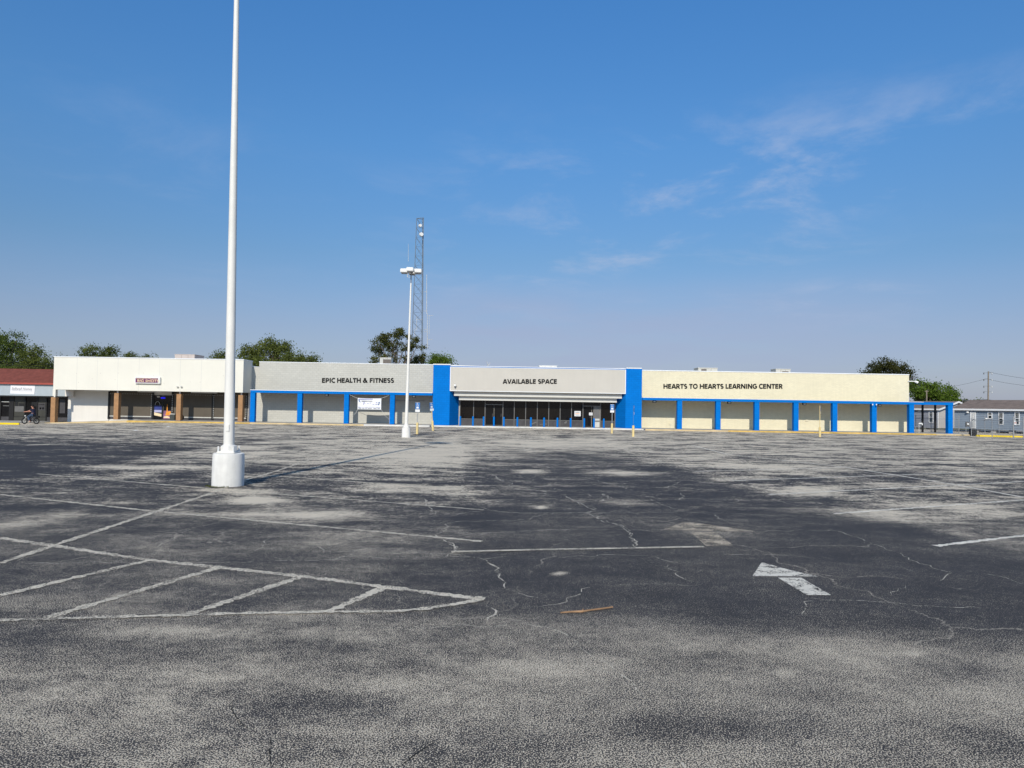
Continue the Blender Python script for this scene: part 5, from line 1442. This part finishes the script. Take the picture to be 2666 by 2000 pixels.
hb_.build('handlebar', 'black', bk)
MB().tube(bp_(.43, 0, .70), bp_(.50, 0, .70), .055, .06, 14).build('headlight', 'white_metal', bk)
st = MB().prism([bp_(-.02, -.06, .70), bp_(-.42, -.12, .72), bp_(-.42, .12, .72), bp_(-.02, .06, .70)], (0, 0, .06)).build('saddle', 'black', bk, bevel=.025)
MB().box(BX + .34, BX + .74, BY - .1, BY + .1, BZ + .56, BZ + .60).tube(bp_(-.5, -.1, .28), bp_(-.55, -.1, .57), .01).tube(bp_(-.5, .1, .28), bp_(-.55, .1, .57), .01).build('rack', 'black', bk)
MB().box(BX + .44, BX + .76, BY - .11, BY + .11, BZ + .60, BZ + .72).build('rack_bag', 'black', bk, bevel=.04)
MB().tube(bp_(.02, -.09, .28), bp_(.02, .09, .28), .07, None, 14).build('crank_motor', 'black', bk)
pd = MB()
for s_, du, dz in ((-1, -.06, -.12), (1, .08, .11)):
    pd.tube(bp_(.02, s_ * .10, .28), bp_(.02 + du, s_ * .12, .28 + dz), .014); pd.box(BX - .02 - du - .05, BX - .02 - du + .05, BY + s_ * .13 - .05, BY + s_ * .13 + .05, BZ + .27 + dz, BZ + .29 + dz)
pd.build('pedals', 'black', bk)

def skin_mesh(name, joints, edges, mat, parent, root=0, sub=2):
    me = bpy.data.meshes.new(name)
    o_ = root_loc(parent)
    me.from_pydata([tuple(Vector(j[0]) - o_) for j in joints], edges, [])
    ob = bpy.data.objects.new(name, me); COL.objects.link(ob)
    sk = ob.modifiers.new('skin', 'SKIN'); ob.modifiers.new('sub', 'SUBSURF').levels = sub
    sk.use_smooth_shade = True
    for i, j in enumerate(joints):
        r = j[1] if isinstance(j[1], tuple) else (j[1], j[1])
        me.skin_vertices[0].data[i].radius = r
        me.skin_vertices[0].data[i].use_root = (i == root)
    bpy.context.view_layer.update()
    m2 = bpy.data.meshes.new_from_object(ob.evaluated_get(bpy.context.evaluated_depsgraph_get()))
    m2.materials.clear(); m2.materials.append(MAT[mat])
    nm = ob.name
    bpy.data.objects.remove(ob)
    m2.name = name
    r_ = bpy.data.objects.new(name, m2); COL.objects.link(r_); r_.parent = parent
    return r_
pe = thing('person', 'person in a navy shirt and blue jeans riding the electric bicycle', 'person', bp_(-.2, 0, .78))
J = [(bp_(-.22, 0, .80), .13), (bp_(-.23, 0, 1.0), .13), (bp_(-.20, 0, 1.22), .135), (bp_(-.165, 0, 1.34), .06), (bp_(-.13, 0, 1.43), .07), (bp_(-.11, 0, 1.52), .09), (bp_(-.12, 0, 1.58), .07)]
Ed = [(0, 1), (1, 2), (2, 3), (3, 4), (4, 5), (5, 6)]
def add(v, r, pr):
    J.append((v, r)); Ed.append((pr, len(J) - 1)); return len(J) - 1
fing = []
for s_ in (-1, 1):
    a_ = add(bp_(-.19, s_ * .18, 1.26), .062, 2); a_ = add(bp_(.06, s_ * .25, 1.10), .045, a_); a_ = add(bp_(.34, s_ * .235, 1.055), .030, a_); a_ = add(bp_(.41, s_ * .235, 1.055), .034, a_)
    for f_ in range(4): 
        b_ = add(bp_(.455, s_ * (.205 + .02 * f_), 1.055), .010, a_); b_ = add(bp_(.465, s_ * (.205 + .02 * f_), 1.02), .009, b_); add(bp_(.44, s_ * (.205 + .02 * f_), 1.008 + .002 * f_), .008, b_)
    b_ = add(bp_(.42, s_ * .195, 1.04), .011, a_); add(bp_(.44, s_ * .185, 1.02), .009, b_)
    dk = .0 if s_ < 0 else .06
    l_ = add(bp_(-.18, s_ * .10, .80), .085, 0); l_ = add(bp_(.17 + dk * .5, s_ * .13, .66 + dk * 1.6), .062, l_); l_ = add(bp_(-.02 + dk * 2, s_ * .13, .24 + dk * 3), .042, l_); l_ = add(bp_(-.06 + dk * 2, s_ * .13, .19 + dk * 3), .04, l_); add(bp_(.08 + dk * 2, s_ * .13, .20 + dk * 3), .032, l_)
skin_mesh('body', J, Ed, 'skin', pe)
skin_mesh('shirt', [(bp_(-.22, 0, .82), .15), (bp_(-.235, 0, 1.0), .155), (bp_(-.205, 0, 1.22), .16), (bp_(-.17, 0, 1.31), .085), (bp_(-.19, -.19, 1.25), .082), (bp_(-.06, -.225, 1.17), .07), (bp_(-.19, .19, 1.25), .082), (bp_(-.06, .225, 1.17), .07)], [(0, 1), (1, 2), (2, 3), (2, 4), (4, 5), (2, 6), (6, 7)], 'shirt', pe)
jj = [(bp_(-.22, 0, .80), .145)]; je = []
for s_ in (-1, 1):
    dk = .0 if s_ < 0 else .06
    b0_ = len(jj); jj += [(bp_(-.17, s_ * .11, .80), .105), (bp_(.17 + dk * .5, s_ * .13, .66 + dk * 1.6), .08), (bp_(-.01 + dk * 2, s_ * .13, .27 + dk * 3), .062)]
    je += [(0, b0_), (b0_, b0_ + 1), (b0_ + 1, b0_ + 2)]
skin_mesh('jeans', jj, je, 'jeans', pe)
for s_ in (-1, 1):
    dk = .0 if s_ < 0 else .06
    skin_mesh('shoe', [(bp_(-.07 + dk * 2, s_ * .13, .185 + dk * 3), .052), (bp_(.03 + dk * 2, s_ * .13, .175 + dk * 3), .05), (bp_(.12 + dk * 2, s_ * .13, .17 + dk * 3), .036)], [(0, 1), (1, 2)], 'shoe', pe)
skin_mesh('hair', [(bp_(-.20, 0, 1.49), .085), (bp_(-.17, 0, 1.59), .12), (bp_(-.10, 0, 1.645), .10), (bp_(-.05, 0, 1.61), .055)], [(0, 1), (1, 2), (2, 3)], 'hair', pe)
fc = MB()
for s_ in (-.034, .034): fc.lathe(bp_(-.022, s_, 1.525), [(.004, -.01), (.011, 0), (.004, .01)], 8)
fc.build('eyes', 'black', pe)
MB().prism([bp_(-.03, -.014, 1.475), bp_(-.03, .014, 1.475), bp_(-.025, 0, 1.53)], Vector((-.028, 0, .0))).build('nose', 'skin', pe)
MB().box(BX + .022, BX + .036, BY - .025, BY + .025, BZ + 1.445, BZ + 1.452).build('mouth', 'eave_red', pe)
for s_ in (-1, 1): MB().tube(bp_(-.125, s_ * .085, 1.51), bp_(-.125, s_ * .105, 1.515), .028, .022, 8).build('ear', 'skin', pe)

# ================================================================== SMALL THINGS ON THE ASPHALT
a_, b_, c_ = gr(1459, 1599), gr(1516, 1597), gr(1595, 1584)
sk = MB(); off = Vector((0, 0, .014))
pts = [a_ + off, a_.lerp(b_, .5) + off + Vector((0, .006, .004)), b_ + off + Vector((0, -.004, .006)), b_.lerp(c_, .3) + off + Vector((0, .004, .004)), b_.lerp(c_, .7) + off + Vector((0, -.006, .002)), c_ + off]
rr = [.008, .010, .0115, .0095, .0095, .008]
for k in range(5): sk.tube(pts[k], pts[k + 1], rr[k], rr[k + 1], 9)
sk.tube(pts[2], pts[2] + Vector((.01, .02, .022)), .007, .004, 6)
o = sk.build('stick', 'stick', org=a_, smooth=True); tag(o, 'broken tan stick lying on the dark asphalt in the foreground', 'stick')
for px, py, lab in ((353, 1122, 'small white scrap of paper on the asphalt before the white building'), (438, 1112, 'tiny white scrap of litter near the yellow kerb of the white building')):
    q = gr(px, py)
    o = MB().prism([q + Vector((-.12, -.1, .012)), q + Vector((.1, -.12, .03)), q + Vector((.14, .1, .015)), q + Vector((-.05, .14, .05))], (0, 0, .006)).build('paper_scrap', 'paper', org=q)
    tag(o, lab, 'litter')
